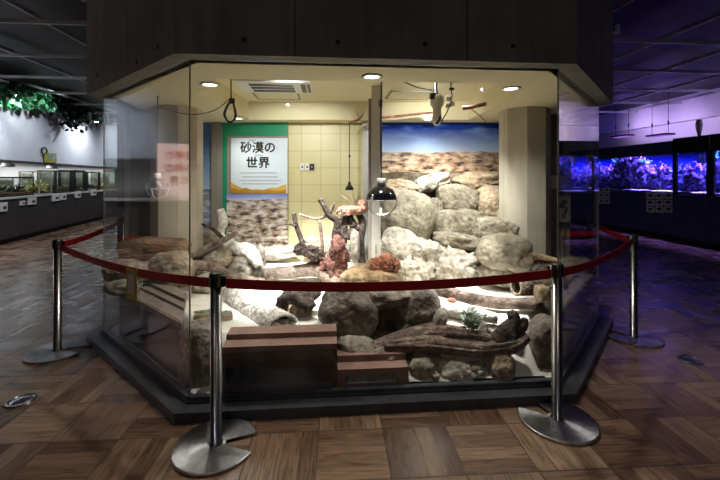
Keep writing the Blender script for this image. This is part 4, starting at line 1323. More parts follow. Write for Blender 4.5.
for x, y, r in ((449, 98, 3.4), (452, 104, 2.6), (448, 106, 2.6)):
    b.blob(at(x, y, 3.55), (2 * r * px, .05, 2 * r * px), x, .12, 2, .03, 2.1, sub=3)
b.build('bulb', MT['offwhite'], t)
MB().tube(path([(441, 122), (447, 112), (450, 104), (452, 96), (451, 89)], 3.56), .006, 6).tube([at(451, 90, 3.56), Vector((at(451, 89, 3.56).x, 3.56, RZ))], .006, 6, sub=1).box(at(451.5, 89, 3.55), (.045, .03, .022), 0, .004).build('arm', MT['black'], t)
log('pinkish bare stick fixed high across the back of the ceiling bay', [(378, 118), (400, 116), (422, 113.5), (438, 112)], 4.6, [1.2, 1.3, 1.2, .8], 'rock_red', 91, .15, name='branch', cat='branch', group='sticks hung under the exhibit ceiling')
log('short reddish stick with a dark wire hanging at the right of the lamp head', [(463, 108), (472, 107), (486, 104)], 3.6, [2, 2, 1.8], 'rock_red', 97, .2, name='branch', cat='branch', group='sticks hung under the exhibit ceiling', extra=([(470, 108), (480, 116), (487, 123)], [.5, .5, .4]))
log('tangle of reddish twigs at the top of the partition post', [(348, 122), (358, 120), (364, 113)], 4.7, [.9, 1.4, .5], 'rock_red', 101, .2, name='branch', cat='branch', group='sticks hung under the exhibit ceiling', extra=([(360, 121), (356, 110)], [.6, .3]))

# cards on the right wall end, seen through the angled glass
Yc = 4.42
s = MB().box(at(560, 182, Yc), (.21, .008, .155))
solo(s, 'notice', MT['offwhite'], 'blank white card on the dark wall right of the right column', 'notice', at(560, 189, Yc))
t = thing('picture_sign', 'white sign with a dark and red picture on the wall right of the right column', 'sign', at(565, 222, Yc))
MB().box(at(564.5, 209, Yc), (.135, .010, .30)).build('board', MT['offwhite'], t)
MB().box(at(563, 204, Yc - .007), (.06, .004, .10), Euler((0, .5, 0))).build('picture', MT['print'], t)
MB().box(at(565, 213, Yc - .007), (.03, .004, .15), Euler((0, .35, 0))).build('picture', MT['redink'], t)

# ------------------------------------------------------------------ stanchions and tape
def disc_base(mb, c, r, notch_dir, notch_half, z0, z1):
    """round foot with an open wedge slot for nesting"""
    n = 64
    pts = []
    for i in range(n + 1):
        a = notch_dir + notch_half + (2 * pi - 2 * notch_half) * i / n
        pts.append(Vector((c.x + r * cos(a), c.y + r * sin(a))))
    inner = 0.055
    for i in range(7):
        a = notch_dir - notch_half * 1.6 + (2 * notch_half * 1.6) * i / 6
        pts.append(Vector((c.x + inner * cos(a), c.y + inner * sin(a))))
    m = len(pts)
    q = [Vector((c.x + (p.x - c.x) * .975, c.y + (p.y - c.y) * .975)) for p in pts]
    vs = [Vector((p.x, p.y, z0)) for p in pts] + [Vector((p.x, p.y, z1 - .004)) for p in pts] + [Vector((p.x, p.y, z1)) for p in q] + [Vector((c.x, c.y, z1)), Vector((c.x, c.y, z0))]
    fs = []
    for i in range(m):
        j = (i + 1) % m
        fs += [(i, j, m + j, m + i), (m + i, m + j, 2 * m + j, 2 * m + i), (2 * m + i, 2 * m + j, 3 * m), (j, i, 3 * m + 1)]
    return mb.add(vs, fs)


HS = 0.945
stn = thing('stanchion', 'steel barrier post at the front left, nearest the camera', 'barrier post', (0, 0, 0), 'belt barrier posts')
O = Vector((0, 0, 0))
disc_base(MB(), O, .22, 0, .36, .002, .018).build('foot', MT['steelbase'], stn)
MB().lathe([(.0, .016), (.037, .016), (.036, .022), (.030, .026), (.030, HS - .075), (.0, HS - .075)], O, 32).build('pole', MT['steel'], stn)
hd = MB().lathe([(0, HS - .078), (.033, HS - .078), (.034, HS - .07), (.034, HS - .006), (.030, HS), (0, HS)], O, 32)
hd.build('head', MT['black'], stn)
rb = MB()
for kx in range(4):
    a = pi / 4 + kx * pi / 2
    rb.box((.0325 * cos(a), .0325 * sin(a), HS - .04), (.008, .022, .066), a, .002)
rb.build('head_strip', MT['steel'], stn)
cl = MB().box((.043, 0, HS - .047), (.022, .022, .058), 0, .003)
cl.build('belt_clip', MT['black'], stn)
SP = {'nl': (-.785, 2.07, 3), 'nr': (1.185, 2.285, 128), 'lf': (-2.54, 3.19, 8), 'rf': (2.50, 3.47, 150), 'lb': (-3.3, 5.35, 40), 'rb': (3.12, 5.16, 100)}
LB = {'nl': None, 'nr': 'steel barrier post at the front right, before the right corner of the glass', 'lf': 'steel barrier post at the far left, beside the left edge of the glass', 'rf': 'steel barrier post at the right, standing in violet light', 'lb': 'steel barrier post behind the left angled glass', 'rb': 'steel barrier post seen through the right angled glass'}
for kx, (x, y, a) in SP.items():
    o = stn if kx == 'nl' else copy_tree(stn)
    o.location = (x, y, 0)
    o.rotation_euler = (0, 0, radians(a))
    if LB[kx]:
        o['label'] = LB[kx]


def belt(k0, k1, sag, label):
    a, b = Vector((SP[k0][0], SP[k0][1], .885)), Vector((SP[k1][0], SP[k1][1], .885))
    d = (b - a).normalized()
    a, b = a + d * .054, b - d * .036
    pts = []
    for i in range(25):
        s = i / 24
        p = a.lerp(b, s); p.z -= sag * 4 * s * (1 - s)
        pts.append(p)
    m = (a + b) / 2
    return solo(MB().ribbon(pts, .054, .003), 'barrier_belt', MT['belt'], label, 'barrier tape', (m.x, m.y, .86 - sag), 'red barrier tapes'), pts


belt('nl', 'nr', .045, 'red barrier tape across the front of the glass between the two near posts')
_, bl = belt('lf', 'nl', .05, 'red barrier tape between the near left and far left posts')
belt('rf', 'nr', .04, 'red barrier tape rising from near right post to violet-lit post')
belt('lf', 'lb', .03, 'red barrier tape at the back left running behind the left angled glass')
belt('rb', 'rf', .03, 'red barrier tape at the back right running behind the right angled glass')
# card hanging from the left tape
p = bl[13]; q = bl[15]; dr = (q - p).normalized(); pm = (p + q) / 2
t = thing('hanging_card', 'yellow-edged card hanging from the left red barrier tape', 'sign', (pm.x, pm.y, pm.z - .18))
ang = atan2(dr.y, dr.x)
nf = Vector((dr.y, -dr.x, 0)).normalized()
if nf.y > 0:
    nf = -nf
c0 = pm + nf * .008 + Vector((0, 0, -.085))
MB().box(c0, (.135, .003, .20), ang).build('card', MT['yellowcard'], t)
MB().box(c0 + nf * .003 + Vector((0, 0, .0)), (.078, .002, .13), ang).build('label_panel', MT['offwhite'], t)
clp = MB()
for sx in (-.055, .055):
    clp.box(pm + nf * .006 + dr * sx + Vector((0, 0, .01)), (.008, .004, .06), ang)
clp.build('clip', MT['alu'], t)

# floor covers
for x, y, lb in ((21, 401, 'oval steel floor cover on the parquet at the far left'), (690, 360, 'dark steel floor cover on the parquet at the far right')):
    Y = H * F / (y - HZ); c = at(x, y, Y); c.z = 0
    t = thing('floor_cover', lb, 'floor cover', (c.x, c.y, 0), 'steel floor covers')
    MB().lathe([(.078, 0), (.082, .001), (.080, .007), (.062, .009), (.062, .002)], c, 28).build('rim', MT['dome'], t)
    MB().lathe([(0, .016), (.03, .0145), (.055, .009), (.062, .004), (.062, .001), (0, .001)], c, 28).build('lid', MT['dome'], t)

# ------------------------------------------------------------------ left gallery
LO = Vector((-7.7, 8.1, 0)); LU = Vector((-.246, .969, 0)).normalized(); LNn = Vector((-LU.y, LU.x, 0))
LA = atan2(LU.y, LU.x)
def LP(u, n, z): return LO + LU * u + LNn * n + Vector((0, 0, z))
def lu(x, n=0.0):
    r = (x - 360) / F
    P = LO + LNn * n
    return (r * P.y - P.x) / (LU.x - r * LU.y)
def lz(y, p): return H - (y - HZ) / F * p.y
def lbox(mb, u0, u1, n0, n1, z0, z1, bev=0):
    return mb.box(LP((u0 + u1) / 2, (n0 + n1) / 2, (z0 + z1) / 2), (abs(u1 - u0), abs(n1 - n0), abs(z1 - z0)), LA, bev)


CT = 1.03
ca = lbox(MB(), -7, 9, 0.02, .85, .12, CT - .04)
t = thing('display_counter', 'long dark counter along the left wall under the lit terrariums', 'counter', LP(1, .4, 0))
ca.build('front', MT['counter'], t)
lbox(MB(), -7, 9, 0.06, .85, 0, .12).build('plinth', MT['black'], t)
lbox(MB(), -7, 9, -.01, .85, CT - .04, CT).build('top', MT['countertop'], t)
struct(lbox(MB(), -7, 9, .85, .95, 0, CEIL), 'wall_left_niche', MT['niche'])
struct(lbox(MB(), -7, 9, .02, .85, 1.84, CEIL), 'wall_left', MT['wallwhite'])
struct(lbox(MB(), -7, 9, -.005, .10, 1.80, 1.86), 'trim_left', MT['counter'])


def glass_box(mb, f0, u0, u1, n0, n1, z0, z1, th=.006):
    f0(mb, u0, u1, n0, n0 + th, z0, z1); f0(mb, u0, u1, n1 - th, n1, z0, z1)
    f0(mb, u0, u0 + th, n0 + th, n1 - th, z0, z1); f0(mb, u1 - th, u1, n0 + th, n1 - th, z0, z1)
    return mb


TERR = [(-60, 34, 177, 'long low glass terrarium with green plants at the near end of the left counter', 'low'),
        (39.5, 52, 171.5, 'tall clear glass terrarium right of the yellow-green plant on the left counter', 'clear'),
        (56, 72.5, 171, 'widest black-framed terrarium in the middle of the left counter', 'black'),
        (75, 85.5, 170.5, 'narrow black-framed terrarium second from the widest one', 'black'),
        (87.5, 100.5, 172, 'black-framed terrarium just left of the glass edge', 'black'),
        (105, 121, 171, 'greenish glass terrarium seen through the left angled glass', 'clear')]
for i, (x0, x1, yt, lb, kd) in enumerate(TERR):
    n0, n1 = .10, .55
    u0, u1 = lu(x0, n0), lu(x1, n0)
    if kd == 'low':
        u0 = -1.6
    pm = LP((u0 + u1) / 2, n0, 0)
    zt = min(lz(yt, LP(u1, n0, 0)), 1.72)
    t = thing('terrarium', lb, 'terrarium', LP((u0 + u1) / 2, .3, CT), 'terrariums on the left counter')
    bm_ = 'black' if kd != 'clear' else 'greyframe'
    lbox(MB(), u0, u1, n0, n1, CT, CT + .035).build('base', MT[bm_], t)
    fr = MB(); w = .06 if kd == 'black' else .03 if kd == 'clear' else .016
    for uu in (u0, u1 - w):
        for nn in (n0, n1 - w):
            lbox(fr, uu, uu + w, nn, nn + w, CT + .035, zt)
    hgt = .02 if kd == 'clear' else .035
    for nn in (n0, n1 - w):
        lbox(fr, u0, u1, nn, nn + w, zt - hgt, zt)
    for uu in (u0, u1 - w):
        lbox(fr, uu, uu + w, n0, n1, zt - hgt, zt)
    if kd == 'black':
        um = u0 + (u1 - u0) * .5
        if i == 2:
            lbox(fr, u0, u1, n0, n0 + w, CT + .12, CT + .135)
    fr.build('frame', MT[bm_], t)
    glass_box(MB(), lbox, u0 + .004, u1 - .004, n0 + .004, n1 - .004, CT + .036, zt - .01).build('glass', MT['tankglass'], t)
    lbox(MB(), u0 + .03, u1 - .03, n1 - .05, n1 - .03, CT + .04, zt - .06).build('backing', MT['tankback'], t)
    so_ = MB(); rnd = random.Random(40 + i)
    lbox(so_, u0 + .025, u1 - .025, n0 + .025, n1 - .06, CT + .036, CT + .09)
    for q in range(int(4 + (u1 - u0) * 3)):
        so_.blob(LP(rnd.uniform(u0 + .12, u1 - .12), rnd.uniform(n0 + .1, n1 - .15), CT + .10), (rnd.uniform(.1, .2), rnd.uniform(.08, .14), rnd.uniform(.06, .16)), q + i * 9, .15, sub=2)
    so_.build('substrate', MT['soil'], t)['kind'] = 'stuff'
    pl = MB()
    for q in range(int(26 + 40 * (u1 - u0))):
        b0 = LP(rnd.uniform(u0 + .08, u1 - .08), rnd.uniform(n0 + .08, n1 - .12), CT + .09)
        d = Vector((rnd.uniform(-1, 1), rnd.uniform(-1, 1), rnd.uniform(.5, 2)))
        pl.leaf(b0, d, Vector((rnd.uniform(-1, 1), rnd.uniform(-1, 1), .2)), rnd.uniform(.08, .26 if kd == 'low' else .2), .05)
    pl.build('plants', MT['leaf_dark' if i in (0,) else 'leaf_yellow' if i in (1, 5) else 'leaf_dark'], t)['kind'] = 'stuff'
# potted yellow-green plants between the tanks
for i, (x, hgt, lb) in enumerate(((38.5, .30, 'bushy yellow-green plant on the counter right of the long terrarium'), (131, .34, 'yellow plant seen through the left angled glass'))):
    uu = lu(x, .2); c = LP(uu, .22, CT)
    rnd = random.Random(60 + i)
    t = thing('potted_plant', lb, 'plant', c, 'plants on the left counter')
    MB().lathe([(0, .002), (.06, .002), (.08, .09), (.072, .09), (.06, .06), (0, .06)], c, 18).build('pot', MT['counter'], t)
    lf = MB()
    for q in range(110):
        d = Vector((rnd.uniform(-1, 1), rnd.uniform(-1, 1), rnd.uniform(0, 1.6)))
        lf.leaf(c + Vector((0, 0, .08)) + d * rnd.uniform(.02, .16), d, Vector((0, 0, 1)), rnd.uniform(.08, .16), .05)
    lf.build('foliage', MT['leaf_yellow'], t)
# information cards on the counter front
CARD = [(3, 207, 8, 9, 'at the left edge of the picture'), (22.5, 203, 4.5, 4.5, 'small, under the right half of the long terrarium'), (32, 201, 8, 7, 'under the right end of the long terrarium'), (55.5, 197.5, 7, 7, 'under the left side of the widest black-framed terrarium'), (63, 196.5, 6, 6.5, 'under the right side of the widest black-framed terrarium'), (77.5, 194.5, 6, 6.5, 'under the narrow black-framed terrarium'), (93.5, 192.3, 5, 6, 'under the terrarium next to the glass edge')]
for x, y, w, h, lb in CARD:
    uu = lu(x); p = LP(uu, 0, 0); s = p.y / F
    k_ = 1 / abs(LU.x * F / p.y - (p.x * F / p.y ** 2) * LU.y)
    z = lz(y, p)
    t = thing('info_card', 'white information card ' + lb, 'card', LP(uu, -.01, z - h * s / 2), 'information cards on the counter front')
    W = w * k_
    lbox(MB(), uu - W / 2, uu + W / 2, -.012, .018, z - h * s / 2, z + h * s / 2).build('card', MT['offwhite'], t)
    lbox(MB(), uu - W * .05, uu + W * .36, -.014, -.010, z - h * s * .25, z + h * s * .1).build('picture', MT['print'], t)
# yellow tag with a ring on the lintel
uu = lu(49); p = LP(uu, -.03, 0)
t = thing('wall_tag', 'yellow-green card with a ring standing on the dark lintel of the left wall', 'sign', LP(uu, -.03, 1.86))
lbox(MB(), uu - .28, uu + .30, -.035, -.025, 1.862, 2.12).build('card', MT['leaf_yellow'], t)
lbox(MB(), uu - .1, uu + .22, -.040, -.034, 1.95, 2.10).build('print', MT['tankback'], t)
rg = MB().tube([LP(uu - .28 + .12 * cos(q), -.03, 2.15 + .09 * sin(q)) for q in [2 * pi * i / 16 for i in range(17)]], .018, 6, sub=1)
rg.build('ring', MT['leaf_dark'], t)
# dish lamps under the lintel
for x, lb in ((8, 'white dish lamp under the lintel above the long terrarium'), (52, 'white dish lamp under the lintel above the clear terrarium')):
    c = LP(lu(x, .3), .3, 1.72)
    t = thing('dish_lamp', lb, 'lamp', c, 'dish lamps in the left niche')
    MB().lathe([(0, .10), (.05, .10), (.10, .07), (.14, 0), (.13, 0), (.09, .055), (0, .07)], c, 20).build('shade', MT['alu'], t)
    MB().tube([c + Vector((0, 0, .09)), c + Vector((0, 0, .13))], .02, 8, sub=1).build('stem', MT['alu'], t)
# spot lamps at the top of the left wall
SPOT = []
for x, y, lb in ((18, 94, 'bright spot lamp among the ivy at the top of the left wall'), (96.5, 113, 'bright spot lamp at the far end of the ivy beside the glass edge'), (-75, 80, 'spot lamp at the near end of the left wall')):
    uu = lu(x, -.45); p = LP(uu, -.45, 0); p.z = min(lz(y, p), 3.2)
    SPOT.append(p)
    t = thing('spot_lamp', lb, 'lamp', p, 'spot lamps along the left wall')
    aim = LNn * .7 + Vector((0, 0, -.7))
    MB().lathe([(0, .14), (.05, .14), (.055, .06), (.075, .0), (.065, .0), (.05, .05), (0, .06)], p, 18).build('housing', MT['black'], t)
    MB().lathe([(0, -.01), (.045, -.006), (.062, .004), (0, .01)], p, 18).build('lens', MT['coollens'], t)
    MB().tube([p + Vector((0, 0, .13)), Vector((p.x, p.y, CEIL))], .012, 8, sub=1).build('rod', MT['black'], t)


# ivy along the wall top
def ivy(label, pts, n, spread, mat, seed, L):
    rnd = random.Random(seed)
    P = []
    for x, y, nn in pts:
        uu = lu(x, nn); p = LP(uu, nn, 0); p.z = lz(y, p); P.append(p)
    c = sum(P, Vector()) / len(P)
    t = thing('ivy_garland', label, 'ivy', c, 'ivy along the top of the left wall')
    st = MB().tube(P, .02, 6)
    for i in range(len(P) - 1):
        q = P[i].lerp(P[i + 1], .5)
        st.tube([P[i], q + Vector((0, 0, -.08)), P[i + 1]], .01, 5)
    st.build('stem', MT['wood_brown'], t)
    lf = MB()
    for i in range(n):
        s = rnd.random() * (len(P) - 1); k_ = int(s); q = P[k_].lerp(P[k_ + 1], s - k_)
        w = spread[0]; h = spread[1]
        p = q + LU * rnd.uniform(-w, w) + LNn * rnd.uniform(-.3, .25) + Vector((0, 0, rnd.uniform(-h, h * .8)))
        d = Vector((rnd.uniform(-1, 1), rnd.uniform(-1, 1), rnd.uniform(-1.2, .3)))
        lf.leaf(p, d, Vector((rnd.uniform(-1, 1), rnd.uniform(-1, 1), rnd.uniform(-1, 1))), rnd.uniform(.6, 1.2) * L, L * .8)
    lf.build('leaves', MT[mat], t)
    return t


ivy('bright green ivy garland around the spot lamp at the top left', [(-18, 86, -.25), (0, 89, -.25), (14, 96, -.3), (28, 98, -.3), (44, 100, -.3)], 520, (.15, .22), 'leaf', 3, .15)
ivy('dark ivy garland hanging down the right half of the left wall', [(42, 98, -.3), (58, 101, -.3), (74, 106, -.3), (92, 112, -.35), (104, 113, -.3)], 620, (.3, .3), 'leaf_dark', 5, .16)
ivy('short dark ivy tail hanging in front of the white left wall', [(80, 108, -.3), (78, 116, -.3), (76, 123, -.3), (73, 126, -.3)], 90, (.12, .12), 'leaf_dark', 9, .15)
# dark pillar standing in the hall behind the left angled glass
p = at(136, 240, 8.9)
struct(MB().box((p.x, p.y, CEIL / 2), (.58, .5, CEIL), YAW), 'wall_pillar', MT['darkhall'])

# lit sign on the left, mirrored in the angled glass
sc = Vector((-5.2, 3.62, 1.56)); nrm = Vector((1.067, -.316, 0)).normalized()
sa = atan2(nrm.y, nrm.x) + pi / 2
t = thing('standing_sign', 'pink standing sign with red Japanese lettering, mirrored in the left angled glass', 'sign', (sc.x, sc.y, 0))
sd = Vector((cos(sa), sin(sa), 0))
MB().box(sc, (.66, .03, .92), sa).build('board', MT['pinkpaper'], t)
for i, row in enumerate(('温帯の', '熱帯の', '世界')):
    text_mesh('lettering', row, .155, MT['redink'], sc + nrm * .017 + Vector((0, 0, .26 - .205 * i)), (pi / 2, 0, sa), t, .003)
MB().box(sc - nrm * .03 + Vector((0, 0, -.78)), (.06, .04, 1.55), sa).box((sc.x - nrm.x * .03, sc.y - nrm.y * .03, .012), (.5, .36, .024), sa).build('stand', MT['black'], t)

# ------------------------------------------------------------------ right gallery: reef tanks
RO = Vector((7.4, 8.9, 0)); RU = Vector((-.082, .997, 0)).normalized(); RN = Vector((RU.y, -RU.x, 0))
RA = atan2(RU.y, RU.x)
def RP(u, n, z): return RO + RU * u + RN * n + Vector((0, 0, z))
def ru(x, n=0.0):
    r = (x - 360) / F
    P = RO + RN * n
    return (r * P.y - P.x) / (RU.x - r * RU.y)
def rbox(mb, u0, u1, n0, n1, z0, z1, bev=0):
    return mb.box(RP((u0 + u1) / 2, (n0 + n1) / 2, (z0 + z1) / 2), (abs(u1 - u0), abs(n1 - n0), abs(z1 - z0)), RA, bev)


struct(rbox(MB(), -8, 11, 1.35, 1.5, 0, 2.95), 'wall_right', MT['wallwhite'])
struct(rbox(MB(), -8, 11, 1.12, 1.5, 2.95, CEIL), 'wall_right_beam', MT['wallwhite'])
TB, TT = 1.09, 2.03
RT = [(-3.1, -.9, 'reef tank at the right picture edge'), (-.8, -.03, 'short reef tank right of the dark post'), (.05, 2.72, 'long reef tank with the big coral mound'), (2.82, 3.93, 'short reef tank behind the right angled glass'), (4.03, 6.2, 'reef tank farthest away along the right wall')]
tanklights = []
for i, (u0, u1, lb) in enumerate(RT):
    f0 = -.06 if i < 2 else 0.0
    n0, n1 = f0, .75
    t = thing('reef_tank', lb, 'aquarium', RP((u0 + u1) / 2, .35, 0), 'reef tanks along the right wall')
    rbox(MB(), u0 - .04, u1 + .04, n0 - .01, n1, .1, TB - .012, 0).build('cabinet', MT['darkcab'], t)
    rbox(MB(), u0 - .04, u1 + .04, n0 + .05, n1, 0, .1, 0).build('plinth', MT['black'], t)
    rbox(MB(), u0 - .04, u1 + .04, n0 - .01, n0 + .03, TT - .005, 2.34 + .04 * (i < 2)).build('hood', MT['black' if i < 2 else 'darkcab'], t)
    rbox(MB(), u0 - .04, u1 + .04, n1 - .03, n1, TT - .005, 2.3).build('rear_hood', MT['darkcab'], t)
    ps = MB()
    for uu in (u0 - .04, u1 - .01):
        rbox(ps, uu - .015, uu + .06, n0 - .008, n0 + .05, TB - .01, TT)
    ps.build('corner_post', MT['black'], t)
    glass_box(MB(), rbox, u0, u1, n0 + .002, n1 - .01, TB, TT + .01, .01).build('glass', MT['tankglass'], t)
    rbox(MB(), u0 + .02, u1 - .02, n1 - .06, n1 - .03, TB, TT).build('back_panel', MT['blueback'], t)
    rbox(MB(), u0 + .015, u1 - .015, n0 + .02, n1 - .07, TB + .04, TT - .03).build('water', MT['water'], t)
    sd_ = MB(); nn = 30; vs, fs = [], []
    for a in range(nn + 1):
        for b in range(7):
            uu = u0 + .015 + (u1 - u0 - .03) * a / nn; n_ = n0 + .015 + (n1 - n0 - .09) * b / 6
            vs.append(RP(uu, n_, TB + .045 + .05 * b / 6 + .025 * noise.noise(Vector((uu * 4, n_ * 4, i)))))
    for a in range(nn):
        for b in range(6):
            q = a * 7 + b; fs.append((q, q + 1, q + 8, q + 7))
    sd_.add(vs, fs, True)
    sd_.build('sand', MT['reefsand'], t)['kind'] = 'stuff'
    rnd = random.Random(200 + i)
    L = u1 - u0
    nrk = max(4, int(L * 4.5))
    pos = ['leftmost', 'second from left', 'third from left', 'fourth from left', 'fifth from left', 'sixth from left', 'seventh from left', 'eighth from left', 'ninth from left', 'tenth from left', 'eleventh from left', 'twelfth from left', 'thirteenth from left']
    for q in range(nrk):
        uu = u1 - .16 - (L - .32) * q / max(1, nrk - 1)
        big = 1.0
        if i == 2:
            big = .7 + .75 * math.exp(-((uu - 1.75) / .5) ** 2)
        hh = rnd.uniform(.42, .74) * big; wv = rnd.uniform(.30, .46); n_ = rnd.uniform(.28, .5)
        c = RP(uu, n_, TB + .06 + hh / 2)
        m = MB().blob(c, (wv, .36, hh), 400 + i * 20 + q, .3, 2.2, .12, 2.2, (0, rnd.uniform(-.2, .2), RA))
        m.blob(c + Vector((rnd.uniform(-.1, .1), 0, -hh * .25)), (wv * .9, .4, hh * .6), 440 + i * 20 + q, .3, 2.4, .12, 2.2)
        solo(m, 'reef_rock', MT['reef'], 'purple reef rock, %s in the %s' % (pos[q], lb), 'reef rock', (c.x, c.y, TB + .06), 'reef rocks in the tanks')
        cc = RP(uu + rnd.uniform(-.05, .05), n_ - .06, TB + .06 + hh * .97)
        cm = MB()
        for z_ in range(9 if i != 2 else 14):
            a = rnd.uniform(0, 2 * pi); d = Vector((cos(a), sin(a), rnd.uniform(.5, 1.6))) * rnd.uniform(.06, .13) * (1 + .3 * (i == 2))
            cm.tube([cc + Vector((0, 0, -.05)), cc + d * .6, cc + d], [.022, .016, .012], 6, .3, z_, sub=3)
            cm.blob(cc + d, (.05, .05, .04), z_ + q, .3, 2, .1, 2, sub=2)
        solo(cm, 'coral', MT['coralgreen' if q % 4 == 2 else 'coral'], '%s coral %s in the %s' % ('greenish' if q % 4 == 2 else 'violet', pos[q], lb), 'coral', (cc.x, cc.y, cc.z - .05), 'corals in the tanks')
    tanklights.append((u0, u1, n0, n1))
# suspended lamps above the tanks
HANG = []
for x, y, n_, lb in ((622, 136, .35, 'flat violet lamp hanging on wires over the middle of the long reef tank'), (660, 135, .35, 'flat violet lamp hanging on wires over the right end of the long reef tank')):
    uu = ru(x, n_); c = RP(uu, n_, 0); c.z = lz(y, c)
    HANG.append(c)
    t = thing('tank_lamp', lb, 'hanging lamp', c, 'violet lamps over the reef tanks')
    MB().box(c, (.58, .30, .045), RA, .008).build('housing', MT['black'], t)
    MB().box(c + Vector((0, 0, -.026)), (.50, .22, .01), RA).build('lens', MT['violetlens'], t)
    wr = MB()
    for s in (-.24, .24):
        wr.tube([c + RU * s + Vector((0, 0, .02)), Vector(((c + RU * s).x, (c + RU * s).y, CEIL))], .006, 6, sub=1)
        wr.box(c + RU * s + Vector((0, 0, .28)), (.025, .025, .10), RA)
    wr.build('suspension_wire', MT['black'], t)
# cable bundles on the right wall
for x, y0, y1, lb in ((699, 116, 136, 'dark cable bundle hanging on the white wall above the short reef tank'), (577, 122, 141, 'dark cable bundle on the white wall seen through the right angled glass')):
    uu = ru(x, 1.33); p = RP(uu, 1.32, 0); s = p.y / F
    z0, z1 = lz(y1, p), lz(y0, p)
    m = MB().tube([Vector((p.x, p.y, z1 + .35)), Vector((p.x, p.y, z1)), Vector((p.x - .05, p.y - .03, (z0 + z1) / 2)), Vector((p.x + .02, p.y, z0))], [.012, .028, .045, .03], 10, .3, 5)
    solo(m, 'cable_bundle', MT['black'], lb, 'cable', (p.x, p.y, z0), 'cable bundles on the right wall')
# species picture cards on the cabinet fronts
for (x0, x1, y0, y1, nc, nr, where) in ((598.5, 610, 187.5, 204, 2, 3, 'two-column set beside the glass edge'), (646, 673, 192.5, 213, 3, 3, 'three-column set under the long reef tank')):
    rows = ['top', 'middle', 'bottom']
    cols = ['left', 'right'] if nc == 2 else ['left', 'centre', 'right']
    for r_ in range(nr):
        for c_ in range(nc):
            xa = x0 + (x1 - x0) * (c_ + .06) / nc; xb = x0 + (x1 - x0) * (c_ + .94) / nc
            ua, ub = ru(xa, -.012), ru(xb, -.012)
            p = RP((ua + ub) / 2, -.012, 0)
            za = lz(y0 + (y1 - y0) * (r_ + .06) / nr, p); zb = lz(y0 + (y1 - y0) * (r_ + .94) / nr, p)
            t = thing('picture_card', '%s %s picture card of the %s' % (rows[r_], cols[c_], where), 'card', RP((ua + ub) / 2, -.012, zb), 'picture cards on the tank cabinets')
            rbox(MB(), ub, ua, -.018, -.011, zb, za).build('card', MT['offwhite'], t)
            m = .12
            fx = MB().blob(RP((ua + ub) / 2, -.020, zb + (za - zb) * .58), (.006, abs(ua - ub) * .62, (za - zb) * .5), r_ * 3 + c_, .2, 2, .05, 2.2, (0, 0, RA - pi / 2), 2)
            fx.build('picture', MT['print'], t)

# small brackets on the canopy edge
for p, lb in ((OUT[5], 'small grey bracket on the left edge of the concrete canopy'), (OUT[2], 'small grey bracket on the right edge of the concrete canopy')):
    s = 1 if p.x > 0 else -1
    z = 3.06 if s < 0 else 2.9
    m = MB().box((p.x + s * .03, p.y + .02, z), (.07, .05, .03), 0, .005).box((p.x + s * .055, p.y + .02, z + .04), (.02, .05, .10), 0, .004)
    solo(m, 'bracket', MT['beam'], lb, 'bracket', (p.x, p.y, z), 'brackets on the canopy')

# ------------------------------------------------------------------ light
W = bpy.data.worlds.new('World'); SC.world = W; W.use_nodes = True
W.node_tree.nodes['Background'].inputs[0].default_value = (.5, .5, .5, 1)
W.node_tree.nodes['Background'].inputs[1].default_value = 0.03
WARM = (1.0, .95, .85); NEUT = (1.0, .98, .95)
for p in dlpos:
    light('SPOT', p + Vector((0, 0, -.03)), 60 if p.y < 4 else 15, WARM, p + Vector((0, 0, -1)), spot_size=radians(135), spot_blend=.6, shadow_soft_size=.05)
# heat spots in the raised bay, trained on the sand; the last is added to light the boulders
for loc, aim, e, sz in (((-.5, 3.3, 2.38), (-.5, 4.35, .38), 800, 52), ((-.45, 3.3, 2.38), (-.6, 3.4, .38), 620, 34), ((.95, 3.3, 2.38), (.95, 3.35, .38), 620, 36), ((.95, 3.6, 2.40), (.95, 4.55, .8), 250, 75)):
    light('SPOT', loc, e, NEUT, aim, spot_size=radians(sz), spot_blend=.7, shadow_soft_size=.05)
light('SPOT', (-.7, 3.35, 2.38), 150, NEUT, (-.75, 5.1, 1.3), spot_size=radians(85), spot_blend=.9, shadow_soft_size=.08)  # added fill brightening the tiled wall and poster, no fixture there
light('SPOT', (.6, 3.4, 2.38), 110, NEUT, (.95, 5.1, 1.75), spot_size=radians(75), spot_blend=.9, shadow_soft_size=.08)  # fill added to brighten the mural, without a fixture
light('SPOT', (1.35, 4.3, 2.15), 16, (1, .66, .45), (1.15, 4.85, 1.55), spot_size=radians(75), spot_blend=.9, shadow_soft_size=.04)
light('SPOT', (-1.6, 3.2, 2.15), 8, (1, .62, .38), (-1.85, 3.6, .6), spot_size=radians(60), spot_blend=.9, shadow_soft_size=.04)
light('SPOT', (.0, 3.4, 2.38), 18, (1, .8, .65), (-.1, 4.2, .6), spot_size=radians(36), spot_blend=.9, shadow_soft_size=.04)
# left wall
for i, p in enumerate(SPOT):
    light('SPOT', p + Vector((0, 0, -.03)), (200, 70, 200)[i], (.82, .90, 1.0), p + LNn * .45 + Vector((0, 0, -1.0)), spot_size=radians(150), spot_blend=.8, shadow_soft_size=.06)
for u0 in (-2.5, .5, 3.5, 6.5):  # added wash lights that brighten the wall, no fixtures hang there
    light('SPOT', LP(u0, -1.5, 3.35), 130, (.84, .91, 1.0), LP(u0, 0, 2.2), spot_size=radians(110), spot_blend=.8, shadow_soft_size=.08)
for u0 in (.9, 4.2, 7.4):
    l = light('AREA', LP(u0 + .5, .45, 1.82), 20, (.95, .97, 1.0), LP(u0 + .5, .45, 0), shape='RECTANGLE', size=3.2, size_y=.1)
    l.rotation_euler = (0, 0, LA)
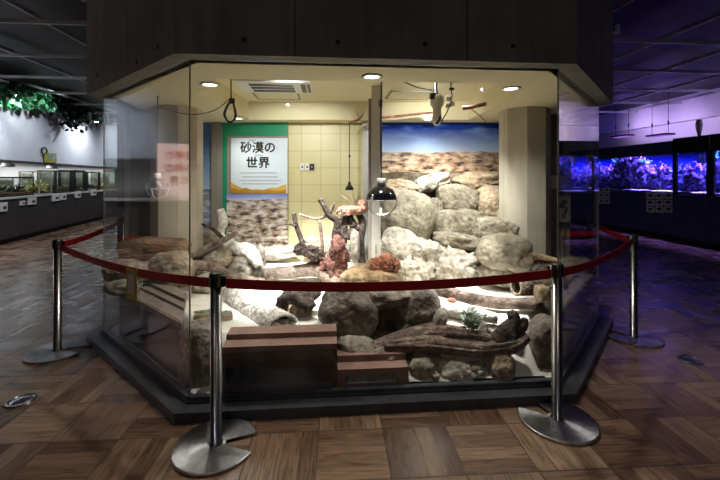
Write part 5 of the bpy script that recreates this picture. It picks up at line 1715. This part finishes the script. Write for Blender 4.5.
# reef tanks
for u0, u1, n0, n1 in tanklights:
    l = light('AREA', RP((u0 + u1) / 2, (n0 + n1) / 2, 2.2), 85 * (u1 - u0) / 2, (.34, .20, 1.0), None, shape='RECTANGLE', size=(u1 - u0) * .9, size_y=.3)
    l.rotation_euler = (0, 0, RA)
    l.data.spread = radians(80)
for c in HANG:
    light('POINT', c + Vector((0, 0, .22)), 5, (.4, .26, 1.0), shadow_soft_size=.08)
    light('SPOT', c - RN * .1 + Vector((0, 0, .1)), 48, (.72, .5, 1.0), c + RN * 1.2 + Vector((0, 0, .2)), spot_size=radians(120), spot_blend=.9, shadow_soft_size=.1)
light('SPOT', RP(-1.2, .2, 2.6), 90, (.95, .7, .95), RP(-1.2, 1.4, 2.8), spot_size=radians(130), spot_blend=.9, shadow_soft_size=.1)
# unseen hall lamps, assumed for the dim warm floor
for loc, e in (((-1.3, .1, 3.5), 19), ((.9, .3, 3.5), 38)):
    light('SPOT', loc, e, (1, .84, .66), (loc[0], loc[1] + .2, 0), spot_size=radians(84), spot_blend=.8, shadow_soft_size=.12)
light('POINT', (-.6, -3.2, 3.0), 42, (1, .97, .92), shadow_soft_size=.02)  # neutral fill added to lift the dark canopy
light('POINT', (3.4, -2.5, 3.3), 9, (.3, .4, 1.0), shadow_soft_size=.02)  # blue fill added for the glow of unseen aquariums
light('SPOT', sc + nrm * .8 + Vector((0, 0, .7)), 190, (1, .92, .88), sc, spot_size=radians(75), spot_blend=.6, shadow_soft_size=.04)

# ------------------------------------------------------------------ camera
cd = bpy.data.cameras.new('Camera')
cd.sensor_width = 36; cd.lens = 36 * F / 720
cd.shift_y = -(240 - HZ) / 720
cam = bpy.data.objects.new('Camera', cd); COL.objects.link(cam)
cam.location = (0, 0, H); cam.rotation_euler = (pi / 2, 0, 0)
SC.camera = cam
vs_ = SC.view_settings
vs_.view_transform = 'Standard'
try:
    vs_.look = 'None'
except Exception:
    pass
vs_.gamma = 1; vs_.exposure = 0.0; vs_.use_curve_mapping = False
SC.cycles.max_bounces = 10
SC.cycles.transparent_max_bounces = 24
SC.cycles.caustics_reflective = False
SC.cycles.caustics_refractive = False
SC.cycles.sample_clamp_indirect = 4
SC.cycles.use_denoising = True
for o in bpy.data.objects:
    if '_base' in o:
        del o['_base']
    if '_' in o:
        del o['_']
